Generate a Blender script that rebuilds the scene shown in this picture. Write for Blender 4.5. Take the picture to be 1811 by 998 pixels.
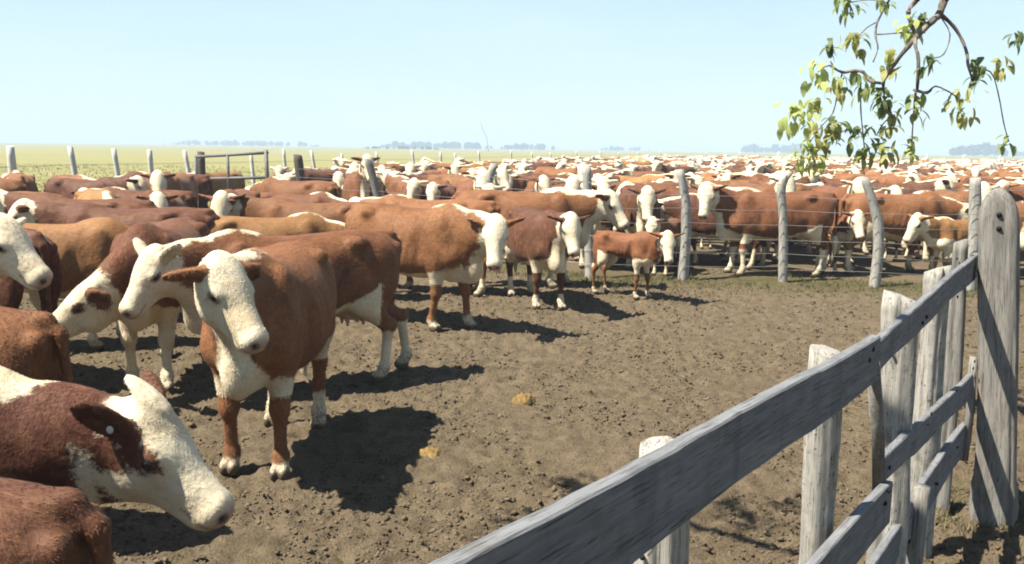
import bpy, math, random
import numpy as np
from mathutils import Matrix, Vector

for o in list(bpy.data.objects):
    bpy.data.objects.remove(o, do_unlink=True)
SC = bpy.context.scene
COL = SC.collection
random.seed(11)
RNG = np.random.default_rng(11)
R = math.radians

# ------------------------------------------------------------------ camera
CAM_H = 1.9
cam_data = bpy.data.cameras.new('camera')
cam_data.sensor_width = 36.0
cam_data.lens = 36.0 * 1568.0 / 1811.0
cam_data.clip_start = 0.05
cam_data.clip_end = 9000
cam = bpy.data.objects.new('camera', cam_data)
COL.objects.link(cam)
cam.location = (0, 0, CAM_H)
PITCH = math.atan(237.0 / 1568.0)
ROLL = math.atan(24.0 / 1811.0)
cam.matrix_world = (Matrix.Translation((0, 0, CAM_H)) @ Matrix.Rotation(R(90) - PITCH, 4, 'X')
                    @ Matrix.Rotation(ROLL, 4, 'Z'))
SC.camera = cam

# ------------------------------------------------------------------ sky, sun, exposure
SUN_EL = R(57)
SUN_FROM = Vector((-0.945, -0.327))             # horizontal direction towards the sun
world = bpy.data.worlds.new('World')
SC.world = world
world.use_nodes = True
wn = world.node_tree.nodes
wl = world.node_tree.links
wn.clear()
wo = wn.new('ShaderNodeOutputWorld')
bg = wn.new('ShaderNodeBackground')
bg.inputs['Strength'].default_value = 0.055
sky = wn.new('ShaderNodeTexSky')
sky.sky_type = 'NISHITA'
sky.sun_disc = False
sky.sun_elevation = SUN_EL
sky.sun_rotation = math.atan2(SUN_FROM.x, SUN_FROM.y)
sky.altitude = 50
sky.air_density = 1.0
sky.dust_density = 0.3
sky.ozone_density = 1.6
# thin high cloud: a faint veil over the whole sky
tcw = wn.new('ShaderNodeTexCoord')
mpw = wn.new('ShaderNodeMapping')
mpw.inputs['Scale'].default_value = (1.2, 1.2, 5.0)
nzw = wn.new('ShaderNodeTexNoise')
nzw.inputs['Scale'].default_value = 2.6
nzw.inputs['Detail'].default_value = 5
nzw.inputs['Roughness'].default_value = 0.55
rpw = wn.new('ShaderNodeValToRGB')
rpw.color_ramp.elements[0].position = 0.35
rpw.color_ramp.elements[0].color = (0.56, 0.56, 0.56, 1)
rpw.color_ramp.elements[1].position = 0.75
rpw.color_ramp.elements[1].color = (0.97, 0.97, 0.97, 1)
mxw = wn.new('ShaderNodeMix')
mxw.data_type = 'RGBA'
mxw.inputs[7].default_value = (4.55, 5.8, 6.4, 1)
wl.new(tcw.outputs['Generated'], mpw.inputs['Vector'])
wl.new(mpw.outputs['Vector'], nzw.inputs['Vector'])
wl.new(nzw.outputs['Fac'], rpw.inputs['Fac'])
# the veil is seen edge-on near the horizon and thins overhead
spw = wn.new('ShaderNodeSeparateXYZ')
mrw = wn.new('ShaderNodeMapRange')
mrw.interpolation_type = 'SMOOTHSTEP'
for _i, _v in ((1, 0.0), (2, 0.75), (3, 1.0), (4, 0.12)):
    mrw.inputs[_i].default_value = _v
mlw = wn.new('ShaderNodeMath')
mlw.operation = 'MULTIPLY'
wl.new(tcw.outputs['Generated'], spw.inputs[0])
wl.new(spw.outputs['Z'], mrw.inputs[0])
wl.new(rpw.outputs['Color'], mlw.inputs[0])
wl.new(mrw.outputs[0], mlw.inputs[1])
wl.new(mlw.outputs[0], mxw.inputs[0])
wl.new(sky.outputs['Color'], mxw.inputs[6])
wl.new(mxw.outputs[2], bg.inputs['Color'])
wl.new(bg.outputs['Background'], wo.inputs['Surface'])

sun_data = bpy.data.lights.new('sun', 'SUN')
sun_data.energy = 5.0
sun_data.angle = R(0.55)
sun_data.color = (1.0, 0.93, 0.80)
sun = bpy.data.objects.new('sun', sun_data)
COL.objects.link(sun)
sd = Vector((SUN_FROM.x * math.cos(SUN_EL), SUN_FROM.y * math.cos(SUN_EL), math.sin(SUN_EL)))
sun.rotation_euler = sd.to_track_quat('Z', 'Y').to_euler()
sun.location = (-20, -5, 30)

SC.view_settings.view_transform = 'Standard'
SC.view_settings.look = 'None'
SC.view_settings.exposure = 1.6
SC.view_settings.gamma = 1.0
SC.cycles.filter_width = 1.9
SC.cycles.use_denoising = True
SC.cycles.max_bounces = 5
SC.cycles.diffuse_bounces = 3
SC.cycles.glossy_bounces = 2
SC.cycles.transmission_bounces = 3
SC.cycles.volume_bounces = 0
SC.cycles.caustics_reflective = False
SC.cycles.caustics_refractive = False


# ------------------------------------------------------------------ small helpers
def tag(o, label=None, cat=None, group=None, kind=None):
    if label: o['label'] = label
    if cat: o['category'] = cat
    if group: o['group'] = group
    if kind: o['kind'] = kind
    return o


def link(name, mesh, mat=None, parent=None):
    o = bpy.data.objects.new(name, mesh)
    COL.objects.link(o)
    if mat is not None and len(mesh.materials) == 0:
        mesh.materials.append(mat)
    if parent is not None:
        o.parent = parent
    return o


def empty(name, loc=(0, 0, 0)):
    o = bpy.data.objects.new(name, None)
    o.empty_display_size = 0.1
    COL.objects.link(o)
    o.location = loc
    return o


def mesh_from(name, V, Fc, smooth=True):
    """V: (n,3) array, Fc: (m,3|4) int array or list of faces"""
    me = bpy.data.meshes.new(name)
    V = np.asarray(V, dtype=np.float32)
    if isinstance(Fc, np.ndarray):
        m, k = Fc.shape
        me.vertices.add(len(V))
        me.vertices.foreach_set('co', V.ravel())
        me.loops.add(m * k)
        me.loops.foreach_set('vertex_index', Fc.astype(np.int32).ravel())
        me.polygons.add(m)
        me.polygons.foreach_set('loop_start', np.arange(0, m * k, k, dtype=np.int32))
        me.polygons.foreach_set('loop_total', np.full(m, k, dtype=np.int32))
        me.update(calc_edges=True)
    else:
        me.from_pydata([tuple(v) for v in V], [], Fc)
        me.update()
    if smooth:
        me.polygons.foreach_set('use_smooth', np.ones(len(me.polygons), dtype=bool))
    return me


def hash2(ix, iy, s=0):
    n = (ix.astype(np.int64) * 374761393 + iy.astype(np.int64) * 668265263 + s * 974711) & 0x7fffffff
    n = ((n ^ (n >> 13)) * 1274126177) & 0x7fffffff
    return ((n ^ (n >> 16)) & 0xffff) / 65535.0


def vnoise(x, y, s=0):
    ix = np.floor(x); iy = np.floor(y)
    fx = x - ix; fy = y - iy
    fx = fx * fx * (3 - 2 * fx); fy = fy * fy * (3 - 2 * fy)
    a = hash2(ix, iy, s); b = hash2(ix + 1, iy, s); c = hash2(ix, iy + 1, s); d = hash2(ix + 1, iy + 1, s)
    return (a * (1 - fx) + b * fx) * (1 - fy) + (c * (1 - fx) + d * fx) * fy


def fbm(x, y, oct=4, s=0):
    t = np.zeros_like(x); a = 0.5
    for i in range(oct):
        t = t + a * vnoise(x * 2 ** i + 17.3 * i, y * 2 ** i - 9.1 * i, s + i)
        a *= 0.5
    return t


def cells(x, y, s=0):
    """distance to the nearest of jittered lattice points"""
    ix = np.floor(x); iy = np.floor(y)
    best = np.full(x.shape, 9.0)
    for dx in (-1, 0, 1):
        for dy in (-1, 0, 1):
            cx = ix + dx; cy = iy + dy
            px = cx + 0.1 + 0.8 * hash2(cx, cy, s); py = cy + 0.1 + 0.8 * hash2(cx, cy, s + 7)
            best = np.minimum(best, (px - x) ** 2 + (py - y) ** 2)
    return np.sqrt(best)


# ------------------------------------------------------------------ material helpers
REFL = 0.74                                    # common trim on every reflectance below, set together with the exposure


class NT:
    def __init__(self, name):
        self.m = bpy.data.materials.new(name)
        self.m.use_nodes = True
        self.n = self.m.node_tree.nodes
        self.l = self.m.node_tree.links
        self.b = self.n['Principled BSDF']

    def node(self, t, **kw):
        n = self.n.new(t)
        for k, v in kw.items():
            setattr(n, k, v)
        return n

    def put(self, sock, v):
        if hasattr(v, 'is_linked') or hasattr(v, 'links'):
            self.l.new(v, sock)
        else:
            sock.default_value = v

    def noise(self, vec, scale, detail=4, rough=0.55, dist=0.0):
        n = self.node('ShaderNodeTexNoise')
        n.inputs['Scale'].default_value = scale
        n.inputs['Detail'].default_value = detail
        n.inputs['Roughness'].default_value = rough
        n.inputs['Distortion'].default_value = dist
        self.l.new(vec, n.inputs['Vector'])
        return n.outputs['Fac']

    def mapping(self, vec, scale=(1, 1, 1), loc=(0, 0, 0)):
        n = self.node('ShaderNodeMapping')
        n.inputs['Scale'].default_value = scale
        self.put(n.inputs['Location'], loc)
        self.l.new(vec, n.inputs['Vector'])
        return n.outputs['Vector']

    def math(self, op, a, b=None, clamp=False):
        n = self.node('ShaderNodeMath', operation=op, use_clamp=clamp)
        self.put(n.inputs[0], a)
        if b is not None: self.put(n.inputs[1], b)
        return n.outputs[0]

    def ramp(self, fac, stops, interp='LINEAR'):
        n = self.node('ShaderNodeValToRGB')
        cr = n.color_ramp
        cr.interpolation = interp
        while len(cr.elements) < len(stops): cr.elements.new(0.5)
        for e, (p, c) in zip(cr.elements, stops):
            e.position = p
            e.color = c if len(c) == 4 else (*c, 1)
        self.l.new(fac, n.inputs['Fac'])
        return n.outputs['Color']

    def mix(self, fac, a, b, blend='MIX'):
        n = self.node('ShaderNodeMix', data_type='RGBA', blend_type=blend)
        self.put(n.inputs[0], fac)
        for s, v in ((n.inputs[6], a), (n.inputs[7], b)):
            if isinstance(v, (tuple, list)): s.default_value = v if len(v) == 4 else (*v, 1)
            else: self.l.new(v, s)
        return n.outputs[2]

    def rng(self, v, a, b, c=0.0, d=1.0, smooth=True):
        n = self.node('ShaderNodeMapRange')
        n.interpolation_type = 'SMOOTHSTEP' if smooth else 'LINEAR'
        self.l.new(v, n.inputs[0])
        for i, q in ((1, a), (2, b), (3, c), (4, d)): n.inputs[i].default_value = q
        return n.outputs[0]

    def attr(self, name, out='Fac'):
        n = self.node('ShaderNodeAttribute', attribute_name=name)
        return n.outputs[out]

    def bump(self, h, strength, dist, normal=None):
        n = self.node('ShaderNodeBump')
        n.inputs['Strength'].default_value = strength
        n.inputs['Distance'].default_value = dist
        self.l.new(h, n.inputs['Height'])
        if normal is not None: self.l.new(normal, n.inputs['Normal'])
        return n.outputs['Normal']

    def coord(self, kind='Object'):
        return self.node('ShaderNodeTexCoord').outputs[kind]

    def done(self, color=None, rough=None, normal=None, spec=None):
        if color is not None:
            if isinstance(color, tuple):
                self.b.inputs['Base Color'].default_value = (*[q * REFL for q in color[:3]], 1)
            else:
                h = self.node('ShaderNodeHueSaturation')
                h.inputs['Value'].default_value = REFL
                self.l.new(color, h.inputs['Color']); self.l.new(h.outputs['Color'], self.b.inputs['Base Color'])
        if rough is not None: self.put(self.b.inputs['Roughness'], rough)
        if normal is not None: self.l.new(normal, self.b.inputs['Normal'])
        if spec is not None: self.b.inputs['Specular IOR Level'].default_value = spec
        return self.m


def coat_material():
    t = NT('hereford_coat')
    co = t.coord('Object')
    oi = t.node('ShaderNodeObjectInfo')
    rnd = t.math('MULTIPLY', oi.outputs['Alpha'], 1.0)
    shift = t.node('ShaderNodeCombineXYZ')
    t.l.new(t.math('MULTIPLY', rnd, 37.0), shift.inputs[0])
    t.l.new(t.math('MULTIPLY', rnd, 11.0), shift.inputs[1])
    v = t.node('ShaderNodeVectorMath', operation='ADD')
    t.l.new(co, v.inputs[0]); t.l.new(shift.outputs[0], v.inputs[1])
    p = v.outputs[0]
    n1 = t.noise(p, 9.0, 3)
    n2 = t.noise(p, 55.0, 3, 0.6)
    w = t.attr('white')
    w = t.math('ADD', w, t.math('MULTIPLY', t.math('SUBTRACT', n1, 0.5), 0.10))
    w = t.math('ADD', w, t.math('MULTIPLY', t.math('SUBTRACT', n2, 0.5), 0.05))
    fac = t.rng(w, -0.012, 0.014)
    # red coat, its tone carried by the object's own colour
    tone = t.noise(p, 3.2, 4, 0.6)
    fine = t.noise(t.mapping(p, (28, 60, 34)), 1.0, 4, 0.65)
    red = t.mix(t.rng(tone, 0.3, 0.72), oi.outputs['Color'], (0.74, 0.66, 0.60), 'MULTIPLY')
    red = t.mix(t.math('MULTIPLY', t.rng(fine, 0.35, 0.75), 0.5), red, (0.085, 0.031, 0.013))
    wet = t.noise(t.mapping(p, (1.0, 1.0, .7)), 4.6, 5, 0.62, 0.6)
    red = t.mix(t.math('MULTIPLY', t.rng(wet, 0.56, 0.74), 0.34), red, (0.060, 0.024, 0.013))
    clump = t.noise(t.mapping(p, (11, 26, 14)), 1.0, 4, 0.7, 0.5)
    red = t.mix(t.math('MULTIPLY', t.rng(clump, 0.45, 0.75), 0.22), red, (0.30, 0.150, 0.070))
    whit = t.mix(t.rng(t.noise(p, 5.0, 4), 0.38, 0.75), (0.76, 0.67, 0.49), (0.60, 0.49, 0.32))
    wet = t.noise(t.mapping(p, (1.0, 1.0, .7)), 4.6, 5, 0.62, 0.6)
    red = t.mix(t.math('MULTIPLY', t.rng(wet, 0.56, 0.74), 0.34), red, (0.060, 0.024, 0.013))
    clump = t.noise(t.mapping(p, (11, 26, 14)), 1.0, 4, 0.7, 0.5)
    red = t.mix(t.math('MULTIPLY', t.rng(clump, 0.45, 0.75), 0.22), red, (0.30, 0.150, 0.070))
    whit = t.mix(t.math('MULTIPLY', t.rng(fine, 0.42, 0.8), 0.45), whit, (0.38, 0.31, 0.215))
    col = t.mix(fac, red, whit)
    # mud splashed up the legs
    mud = t.attr('mud')
    mudf = t.rng(t.math('ADD', mud, t.math('MULTIPLY', t.math('SUBTRACT', n2, 0.5), 1.2)), 0.45, 0.95)
    col = t.mix(t.math('MULTIPLY', mudf, 0.75), col, (0.070, 0.050, 0.032))
    mk = t.node('ShaderNodeAttribute', attribute_name='mark')
    col = t.mix(mk.outputs['Alpha'], col, mk.outputs['Color'])
    bn = t.bump(fine, 0.25, 0.010, t.bump(clump, 0.35, 0.016, t.bump(t.noise(p, 7.0, 3), 0.25, 0.045)))
    sv = t.math('ADD', t.math('MULTIPLY', t.attr('strand'), 0.18), 1.0)
    hv = t.node('ShaderNodeHueSaturation')
    t.l.new(sv, hv.inputs['Value']); t.l.new(col, hv.inputs['Color'])
    m = t.done(hv.outputs['Color'], 0.66, bn, 0.16)
    t.b.inputs['Sheen Weight'].default_value = 0.04
    t.b.inputs['Sheen Roughness'].default_value = 0.45
    t.b.inputs['Sheen Tint'].default_value = (1.0, 0.85, 0.7, 1)
    return m


def eye_material():
    t = NT('cattle_eye')
    return t.done((0.012, 0.009, 0.008), 0.12, None, 0.5)


# ------------------------------------------------------------------ cattle: one smooth body grown from a distance field
def nrm(v):
    v = np.asarray(v, float)
    return v / (np.linalg.norm(v) + 1e-9)


class Ell:
    def __init__(s, c, r, rot=None):
        s.c = np.asarray(c, float); s.r = np.asarray(r, float); s.rot = rot      # rot: columns are the axes

    def box(s):
        if s.rot is None: e = s.r
        else: e = np.sqrt(((s.rot * s.r) ** 2).sum(1))
        return s.c - e, s.c + e

    def __call__(s, P):
        q = P - s.c
        if s.rot is not None: q = q @ s.rot
        q = q / s.r
        k0 = np.sqrt((q * q).sum(-1)) + 1e-9
        k1 = np.sqrt(((q / s.r) ** 2).sum(-1)) + 1e-9
        return k0 * (k0 - 1.0) / k1


class Cone:
    """tapered capsule; 'side' squeezes it along one axis by 'ratio'"""
    def __init__(s, a, b, ra, rb, side=None, ratio=1.0):
        s.a = np.asarray(a, float); s.b = np.asarray(b, float); s.ra = ra; s.rb = rb
        s.side = None if side is None else nrm(side); s.ratio = ratio

    def box(s):
        m = max(s.ra, s.rb)
        return np.minimum(s.a, s.b) - m, np.maximum(s.a, s.b) + m

    def __call__(s, P):
        ab = s.b - s.a
        q = P - s.a
        t = np.clip((q @ ab) / (ab @ ab + 1e-12), 0, 1)
        q = q - t[..., None] * ab
        if s.side is not None:
            q = q + (q @ s.side)[..., None] * s.side * (1 / s.ratio - 1)
        return np.sqrt((q * q).sum(-1)) - (s.ra + (s.rb - s.ra) * t)


TORSO = np.array([
    # x      top    bottom  half width
    [-0.86, 1.175, 1.02, 0.10],
    [-0.81, 1.23, 0.90, 0.175],
    [-0.72, 1.268, 0.83, 0.225],
    [-0.58, 1.290, 0.76, 0.262],
    [-0.42, 1.290, 0.665, 0.285],
    [-0.22, 1.274, 0.580, 0.325],
    [0.00, 1.262, 0.540, 0.350],
    [0.18, 1.264, 0.535, 0.335],
    [0.34, 1.282, 0.555, 0.290],
    [0.48, 1.304, 0.580, 0.245],
    [0.60, 1.285, 0.595, 0.215],
    [0.72, 1.215, 0.625, 0.175],
    [0.80, 1.10, 0.69, 0.125]])


class Torso:
    def __init__(s, fat=1.0, depth=1.0):
        xs = np.linspace(TORSO[0, 0], TORSO[-1, 0], 120)
        s.xs = xs
        cols = []
        for j in (1, 2, 3):
            v = np.interp(xs, TORSO[:, 0], TORSO[:, j])
            for _ in range(14):
                v[1:-1] = 0.25 * v[:-2] + 0.5 * v[1:-1] + 0.25 * v[2:]
            cols.append(v)
        s.top, s.bot, s.hw = cols
        s.bot = s.top - (s.top - s.bot) * depth
        s.hw = s.hw * fat

    def box(s):
        m = s.hw.max() + 0.02
        return np.array([s.xs[0] - .05, -m, s.bot.min()]), np.array([s.xs[-1] + .05, m, s.top.max() + .02])

    def __call__(s, P):
        x = P[..., 0]; y = P[..., 1]; z = P[..., 2]
        top = np.interp(x, s.xs, s.top); bot = np.interp(x, s.xs, s.bot); hw = np.interp(x, s.xs, s.hw)
        zc = bot + (top - bot) * 0.50
        hz = (top - bot) * 0.5
        v = (z - zc) / hz
        # widest a little below the middle, fuller below, flatter on top
        w = hw * (1.0 - 0.10 * v)
        n = 2.35
        f = (np.abs(y / w) ** n + np.abs(v) ** n) ** (1 / n)
        d = (f - 1.0) * np.minimum(hw, hz)
        ex = np.maximum(np.maximum(s.xs[0] - x, x - s.xs[-1]), 0)
        return np.where(ex > 0, np.sqrt(np.maximum(d, 0) ** 2 + ex ** 2), d)


def smin(a, b, k):
    h = np.clip(0.5 + 0.5 * (b - a) / k, 0, 1)
    return b + (a - b) * h - k * h * (1 - h)


def surface_nets(Fd, org, h):
    S = Fd < 0
    nx, ny, nz = Fd.shape
    cnt = np.zeros((nx - 1, ny - 1, nz - 1), np.int8)
    for dx in (0, 1):
        for dy in (0, 1):
            for dz in (0, 1):
                cnt += S[dx:nx - 1 + dx, dy:ny - 1 + dy, dz:nz - 1 + dz]
    act = np.nonzero((cnt > 0) & (cnt < 8))
    I, J, K = act
    N = len(I)
    idx = np.full(cnt.shape, -1, np.int32)
    idx[act] = np.arange(N)
    cor = np.zeros((N, 2, 2, 2), np.float32)
    for dx in (0, 1):
        for dy in (0, 1):
            for dz in (0, 1):
                cor[:, dx, dy, dz] = Fd[I + dx, J + dy, K + dz]
    acc = np.zeros((N, 3)); num = np.zeros(N)
    for ax in range(3):
        for u in (0, 1):
            for v in (0, 1):
                sl0 = [u, v]; sl0.insert(ax, 0)
                sl1 = [u, v]; sl1.insert(ax, 1)
                a = cor[(slice(None), *sl0)]; b = cor[(slice(None), *sl1)]
                m = (a < 0) != (b < 0)
                t = np.where(m, a / np.where(m, a - b, 1), 0)
                p = np.zeros((N, 3)); p[:] = sl0
                p[:, ax] = t
                acc += p * m[:, None]; num += m
    V = acc / num[:, None]
    V = org + h * (np.stack([I, J, K], 1) + V)
    faces = []
    for ax in range(3):
        a = [slice(1, -1)] * 3; a[ax] = slice(0, -1)
        b = [slice(1, -1)] * 3; b[ax] = slice(1, None)
        s0 = S[tuple(a)]; s1 = S[tuple(b)]
        ch = np.nonzero(s0 != s1)
        g = np.stack(ch, 1)
        for d in range(3):
            if d != ax: g[:, d] += 1
        flip = s0[ch]
        u, v = [d for d in range(3) if d != ax]
        q = []
        for (du, dv) in ((0, 0), (1, 0), (1, 1), (0, 1)):
            c = g.copy(); c[:, u] -= du; c[:, v] -= dv
            q.append(idx[c[:, 0], c[:, 1], c[:, 2]])
        q = np.stack(q, 1)
        if ax == 1: flip = ~flip
        q[~flip] = q[~flip][:, ::-1]
        faces.append(q)
    return V, np.concatenate(faces)


def dirv(yaw, pitch):
    return np.array([math.cos(pitch) * math.cos(yaw), math.cos(pitch) * math.sin(yaw), math.sin(pitch)])


def grow_cow(name, h=0.02, neck_pitch=24, neck_yaw=0, head_pitch=42, head_yaw=None, head_roll=0, ear_droop=12, ear_back=25,
             step=(0.0, 0.0, 0.0, 0.0), fat=1.0, depth=1.0, udder=True, leg_white=(0.30, 0.30, 0.40, 0.40), crest=0.0,
             face_patch=(), body_patch=(), red_ears=True, white_throat=0.03, belly=0.085, calf=False, ear_up=0.0, tail_swing=0.0,
             neck_len=0.58, tuft=0.0, head_scale=1.0, dewlap=1.0, length=1.0):
    if head_yaw is None: head_yaw = neck_yaw * 1.3
    ny, npi, hy, hp = R(neck_yaw), R(neck_pitch), R(head_yaw), R(head_pitch)
    hs = (1.18 if calf else 1.02) * head_scale                                     # calves: larger head, longer legs, shallow trunk
    if calf: depth *= 0.68; fat *= 0.70; udder = False
    tor = Torso(fat, depth)
    lw = 0.80 if calf else 1.0
    prims = []

    def add(group, f, k): prims.append((group, f, k))
    add('torso', tor, 0.0)
    # hip bones, pin bones, tail head, shoulder blades, ribs' spring
    for s in (-1, 1):
        add('torso', Ell((-0.44, s * 0.212 * fat, 1.205), (.085, .060, .055)), .065)
        add('torso', Ell((-0.835, s * 0.10, 1.13), (.048, .048, .06)), .04)
        add('torso', Ell((0.50, s * 0.175 * fat, 0.98), (.125, .082, .26)), .055)
        add('torso', Ell((0.60, s * 0.15 * fat, 0.80), (.12, .105, .12)), .06)
    add('torso', Ell((0.46, 0, 1.265), (.16, .06, .05)), .06)
    add('torso', Ell((-0.78, 0, 1.24), (.09, .045, .035)), .05)
    # neck
    b0 = np.array([0.56, 0, 1.03 + 0.02 * math.sin(npi)])
    L = neck_len
    mid = b0 + 0.52 * L * dirv(ny * 0.45, npi * 0.75)
    end = mid + 0.48 * L * dirv(ny, npi)
    side1 = np.array([-math.sin(ny * .45), math.cos(ny * .45), 0]); side2 = np.array([-math.sin(ny), math.cos(ny), 0])
    add('neck', Cone(b0, mid, 0.245, 0.195, side1, .60 * (0.5 + 0.5 * fat)), .12)
    add('neck', Cone(mid, end, 0.195, 0.150, side2, .66), .09)
    # head frame: x down the face, y to the animal's left, z out of the forehead
    hx = dirv(hy, -hp)
    hyv = np.array([-math.sin(hy), math.cos(hy), 0.0])
    hz = np.cross(hx, hyv)
    if head_roll:
        c_, s_ = math.cos(R(head_roll)), math.sin(R(head_roll))
        hyv, hz = c_ * hyv + s_ * hz, -s_ * hyv + c_ * hz
    HR = np.stack([hx, hyv, hz], 1)
    O = end - HR @ (np.array([0.055, 0, -0.105]) * hs)

    def H(p): return O + HR @ (np.asarray(p, float) * hs)

    def hell(g, c, r, k, rot=None):
        add(g, Ell(H(c), np.asarray(r) * hs, HR if rot is None else HR @ rot), k)
    hell('head', (0.085, 0, -0.105), (.135, .108, .125), .05)
    hell('head', (0.115, 0, -0.045), (.135, .105, .055), .05)
    add('head', Cone(H((0.13, 0, -0.095)), H((0.40, 0, -0.105)), .108 * hs, .076 * hs, HR[:, 1], .90), .05)
    hell('head', (0.430, 0, -0.108), (.056, .073, .066), .03)
    hell('head', (0.400, 0, -0.165), (.058, .048, .032), .03)
    add('head', Cone(H((0.11, 0, -0.185)), H((0.38, 0, -0.168)), .086 * hs, .048 * hs, HR[:, 1], .92), .04)
    for s in (-1, 1):
        hell('head', (0.125, s * .052, -0.160), (.110, .050, .085), .028)
        hell('head', (0.150, s * .098, -0.048), (.048, .028, .024), .02)
    hell('head', (0.02, 0, -0.012), (.080, .072, .044), .05)
    if tuft:
        hell('head', (-0.03, 0, 0.055), (.10, .05, .06 * tuft), .05)
    # throat and dewlap
    thr = H((0.13, 0, -0.225))
    nl = mid + np.array([0, 0, -0.15])
    br = np.array([0.76, 0, 0.66 + 0.6 * (1 - depth)])
    add('throat', Cone(thr, nl, .085 * dewlap, .105 * dewlap, side1, .62), .08)
    add('throat', Cone(nl, br, .105 * dewlap, .120 * dewlap, side1 * .3 + np.array([0, .7, 0]), .52), .08)
    add('throat', Cone(br, np.array([0.52, 0, 0.62 + .6 * (1 - depth)]), .115 * dewlap, .10, (0, 1, 0), .70), .08)
    # ears
    et = .025 if h < .016 else max(.017, h * .85)
    scoops = []
    for s in (-1, 1):
        er = R(ear_droop); eb = R(ear_back)
        ax = np.array([-math.sin(eb) * math.cos(er), s * math.cos(eb) * math.cos(er), -math.sin(er) + ear_up])
        ax = nrm(ax)
        up = nrm(np.cross(np.cross(ax, np.array([0.35, 0, 1.0])), ax))
        th = np.cross(ax, up)
        rot = np.stack([ax, up, th], 1)
        c = np.array([0.035, s * .098, -.045])
        ln = .118 if not calf else .125
        hell('ear', c + ax * ln * .85, (ln, .058, et / hs), .02, rot)
        scoops.append(Ell(H(c + ax * ln * .95 + th * s * .034), np.array([ln * .74, .040, .030]) * hs, HR @ rot))
        add('ear', Cone(H(c - ax * .02), H(c + ax * .06), .034 * hs, .030 * hs), .03)
    # legs
    sc = [0.0] * 4
    for i, s in enumerate((1, -1)):
        dx = step[i]
        y0 = s * 0.155 * (0.6 + .4 * fat)
        el = np.array([0.46 + dx * .12, y0 + s * .01, 0.74]); kn = np.array([0.505 + dx * .62, y0, 0.405 + abs(dx) * .05])
        fe = np.array([0.485 + dx * .98, y0, 0.125]); ho = np.array([0.515 + dx, y0 + s * .004, 0.06])
        g = 'leg%d' % i
        add(g, Cone(el + (0.02, 0, .12), el + (0, 0, -.02), .13, .10, (0, 1, 0), .72), .08)
        add(g, Cone(el, kn, .092 * lw, .052 * lw), .06)
        add(g, Ell(kn, (.060 * lw, .056 * lw, .070)), .025)
        add(g, Cone(kn, fe, .040 * lw, .034 * lw), .025)
        add(g, Ell(fe, (.045 * lw, .043 * lw, .045)), .03)
        add(g, Cone(fe, ho, .040 * lw, .050 * lw), .03)
        for q in (-1, 1):
            add(g, Ell(ho + (0.02, q * .026, -.018), (.062, .030, .052)), .012)
    for i, s in enumerate((1, -1)):
        dx = step[2 + i]
        y0 = s * 0.165 * (0.6 + .4 * fat)
        sti = np.array([-0.44 + dx * .25, y0 + s * .03, 0.70]); hk = np.array([-0.765 + dx * .72, y0, 0.475])
        fe = np.array([-0.735 + dx * .98, y0, 0.125]); ho = np.array([-0.70 + dx, y0 + s * .006, 0.06])
        g = 'leg%d' % (2 + i)
        add(g, Ell((-0.62 + dx * .1, y0 + s * .01, 0.93), (.205, .115 * fat, .28)), .06)
        add(g, Ell((-0.50 + dx * .18, y0 + s * .02, 0.80), (.15, .11 * fat, .17)), .06)
        add(g, Cone(sti + (-.06, 0, .02), hk, .125 * lw, .056 * lw, (0, 1, 0), .78), .07)
        add(g, Ell(hk, (.066 * lw, .048 * lw, .078)), .025)
        add(g, Ell(hk + (-.045, 0, .03), (.026, .026, .045)), .03)
        add(g, Cone(hk, fe, .045 * lw, .036 * lw), .025)
        add(g, Ell(fe, (.047 * lw, .044 * lw, .047)), .03)
        add(g, Cone(fe, ho, .042 * lw, .050 * lw), .03)
        for q in (-1, 1):
            add(g, Ell(ho + (0.02, q * .026, -.018), (.060, .030, .052)), .012)
    if udder:
        add('udder', Ell((-0.46, 0, 0.65), (.17, .125, .12)), .06)
        for s in (-1, 1):
            for q in (-.08, .06):
                add('udder', Cone((-0.46 + q, s * .06, .57), (-0.46 + q, s * .065, .50), .02, .014), .02)
    elif not calf:
        add('udder', Ell((-0.12, 0, 0.57), (.10, .03, .06)), .05)
    # tail
    tw = tail_swing
    tp = [np.array([-0.83, 0, 1.235]), np.array([-0.905, .1 * tw, 1.16]), np.array([-0.925, .35 * tw, 0.92]), np.array([-0.915, .75 * tw, 0.66])]
    tl = [.036, .030, .024, .021]
    et2 = h * .8
    for a in range(3):
        add('tail', Cone(tp[a], tp[a + 1], max(tl[a], et2), max(tl[a + 1], et2)), .03)
    add('tail', Cone(tp[3], tp[3] + (.0, .18 * tw, -.12), max(.028, et2), .052), .02)
    add('tail', Cone(tp[3] + (.0, .18 * tw, -.12), tp[3] + (-.01, .4 * tw, -.34), .052, .018), .02)

    lo = np.min([f.box()[0] for _, f, _ in prims], 0) - 3 * h - .02
    hi = np.max([f.box()[1] for _, f, _ in prims], 0) + 3 * h + .02
    lo[2] = -2 * h
    n = np.ceil((hi - lo) / h).astype(int) + 1
    F = np.full(n, 1.0, np.float32)
    ax = [lo[d] + h * np.arange(n[d]) for d in range(3)]
    for g, f, k in prims:
        b0_, b1_ = f.box()
        mrg = k + 2.5 * h
        i0 = np.clip(np.floor((b0_ - mrg - lo) / h).astype(int), 0, n - 1)
        i1 = np.clip(np.ceil((b1_ + mrg - lo) / h).astype(int) + 1, 1, n)
        X, Y, Z = np.meshgrid(ax[0][i0[0]:i1[0]], ax[1][i0[1]:i1[1]], ax[2][i0[2]:i1[2]], indexing='ij')
        d = f(np.stack([X, Y, Z], -1))
        sl = (slice(i0[0], i1[0]), slice(i0[1], i1[1]), slice(i0[2], i1[2]))
        F[sl] = smin(F[sl], d, k) if k > 0 else np.minimum(F[sl], d)
    cuts = []
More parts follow.
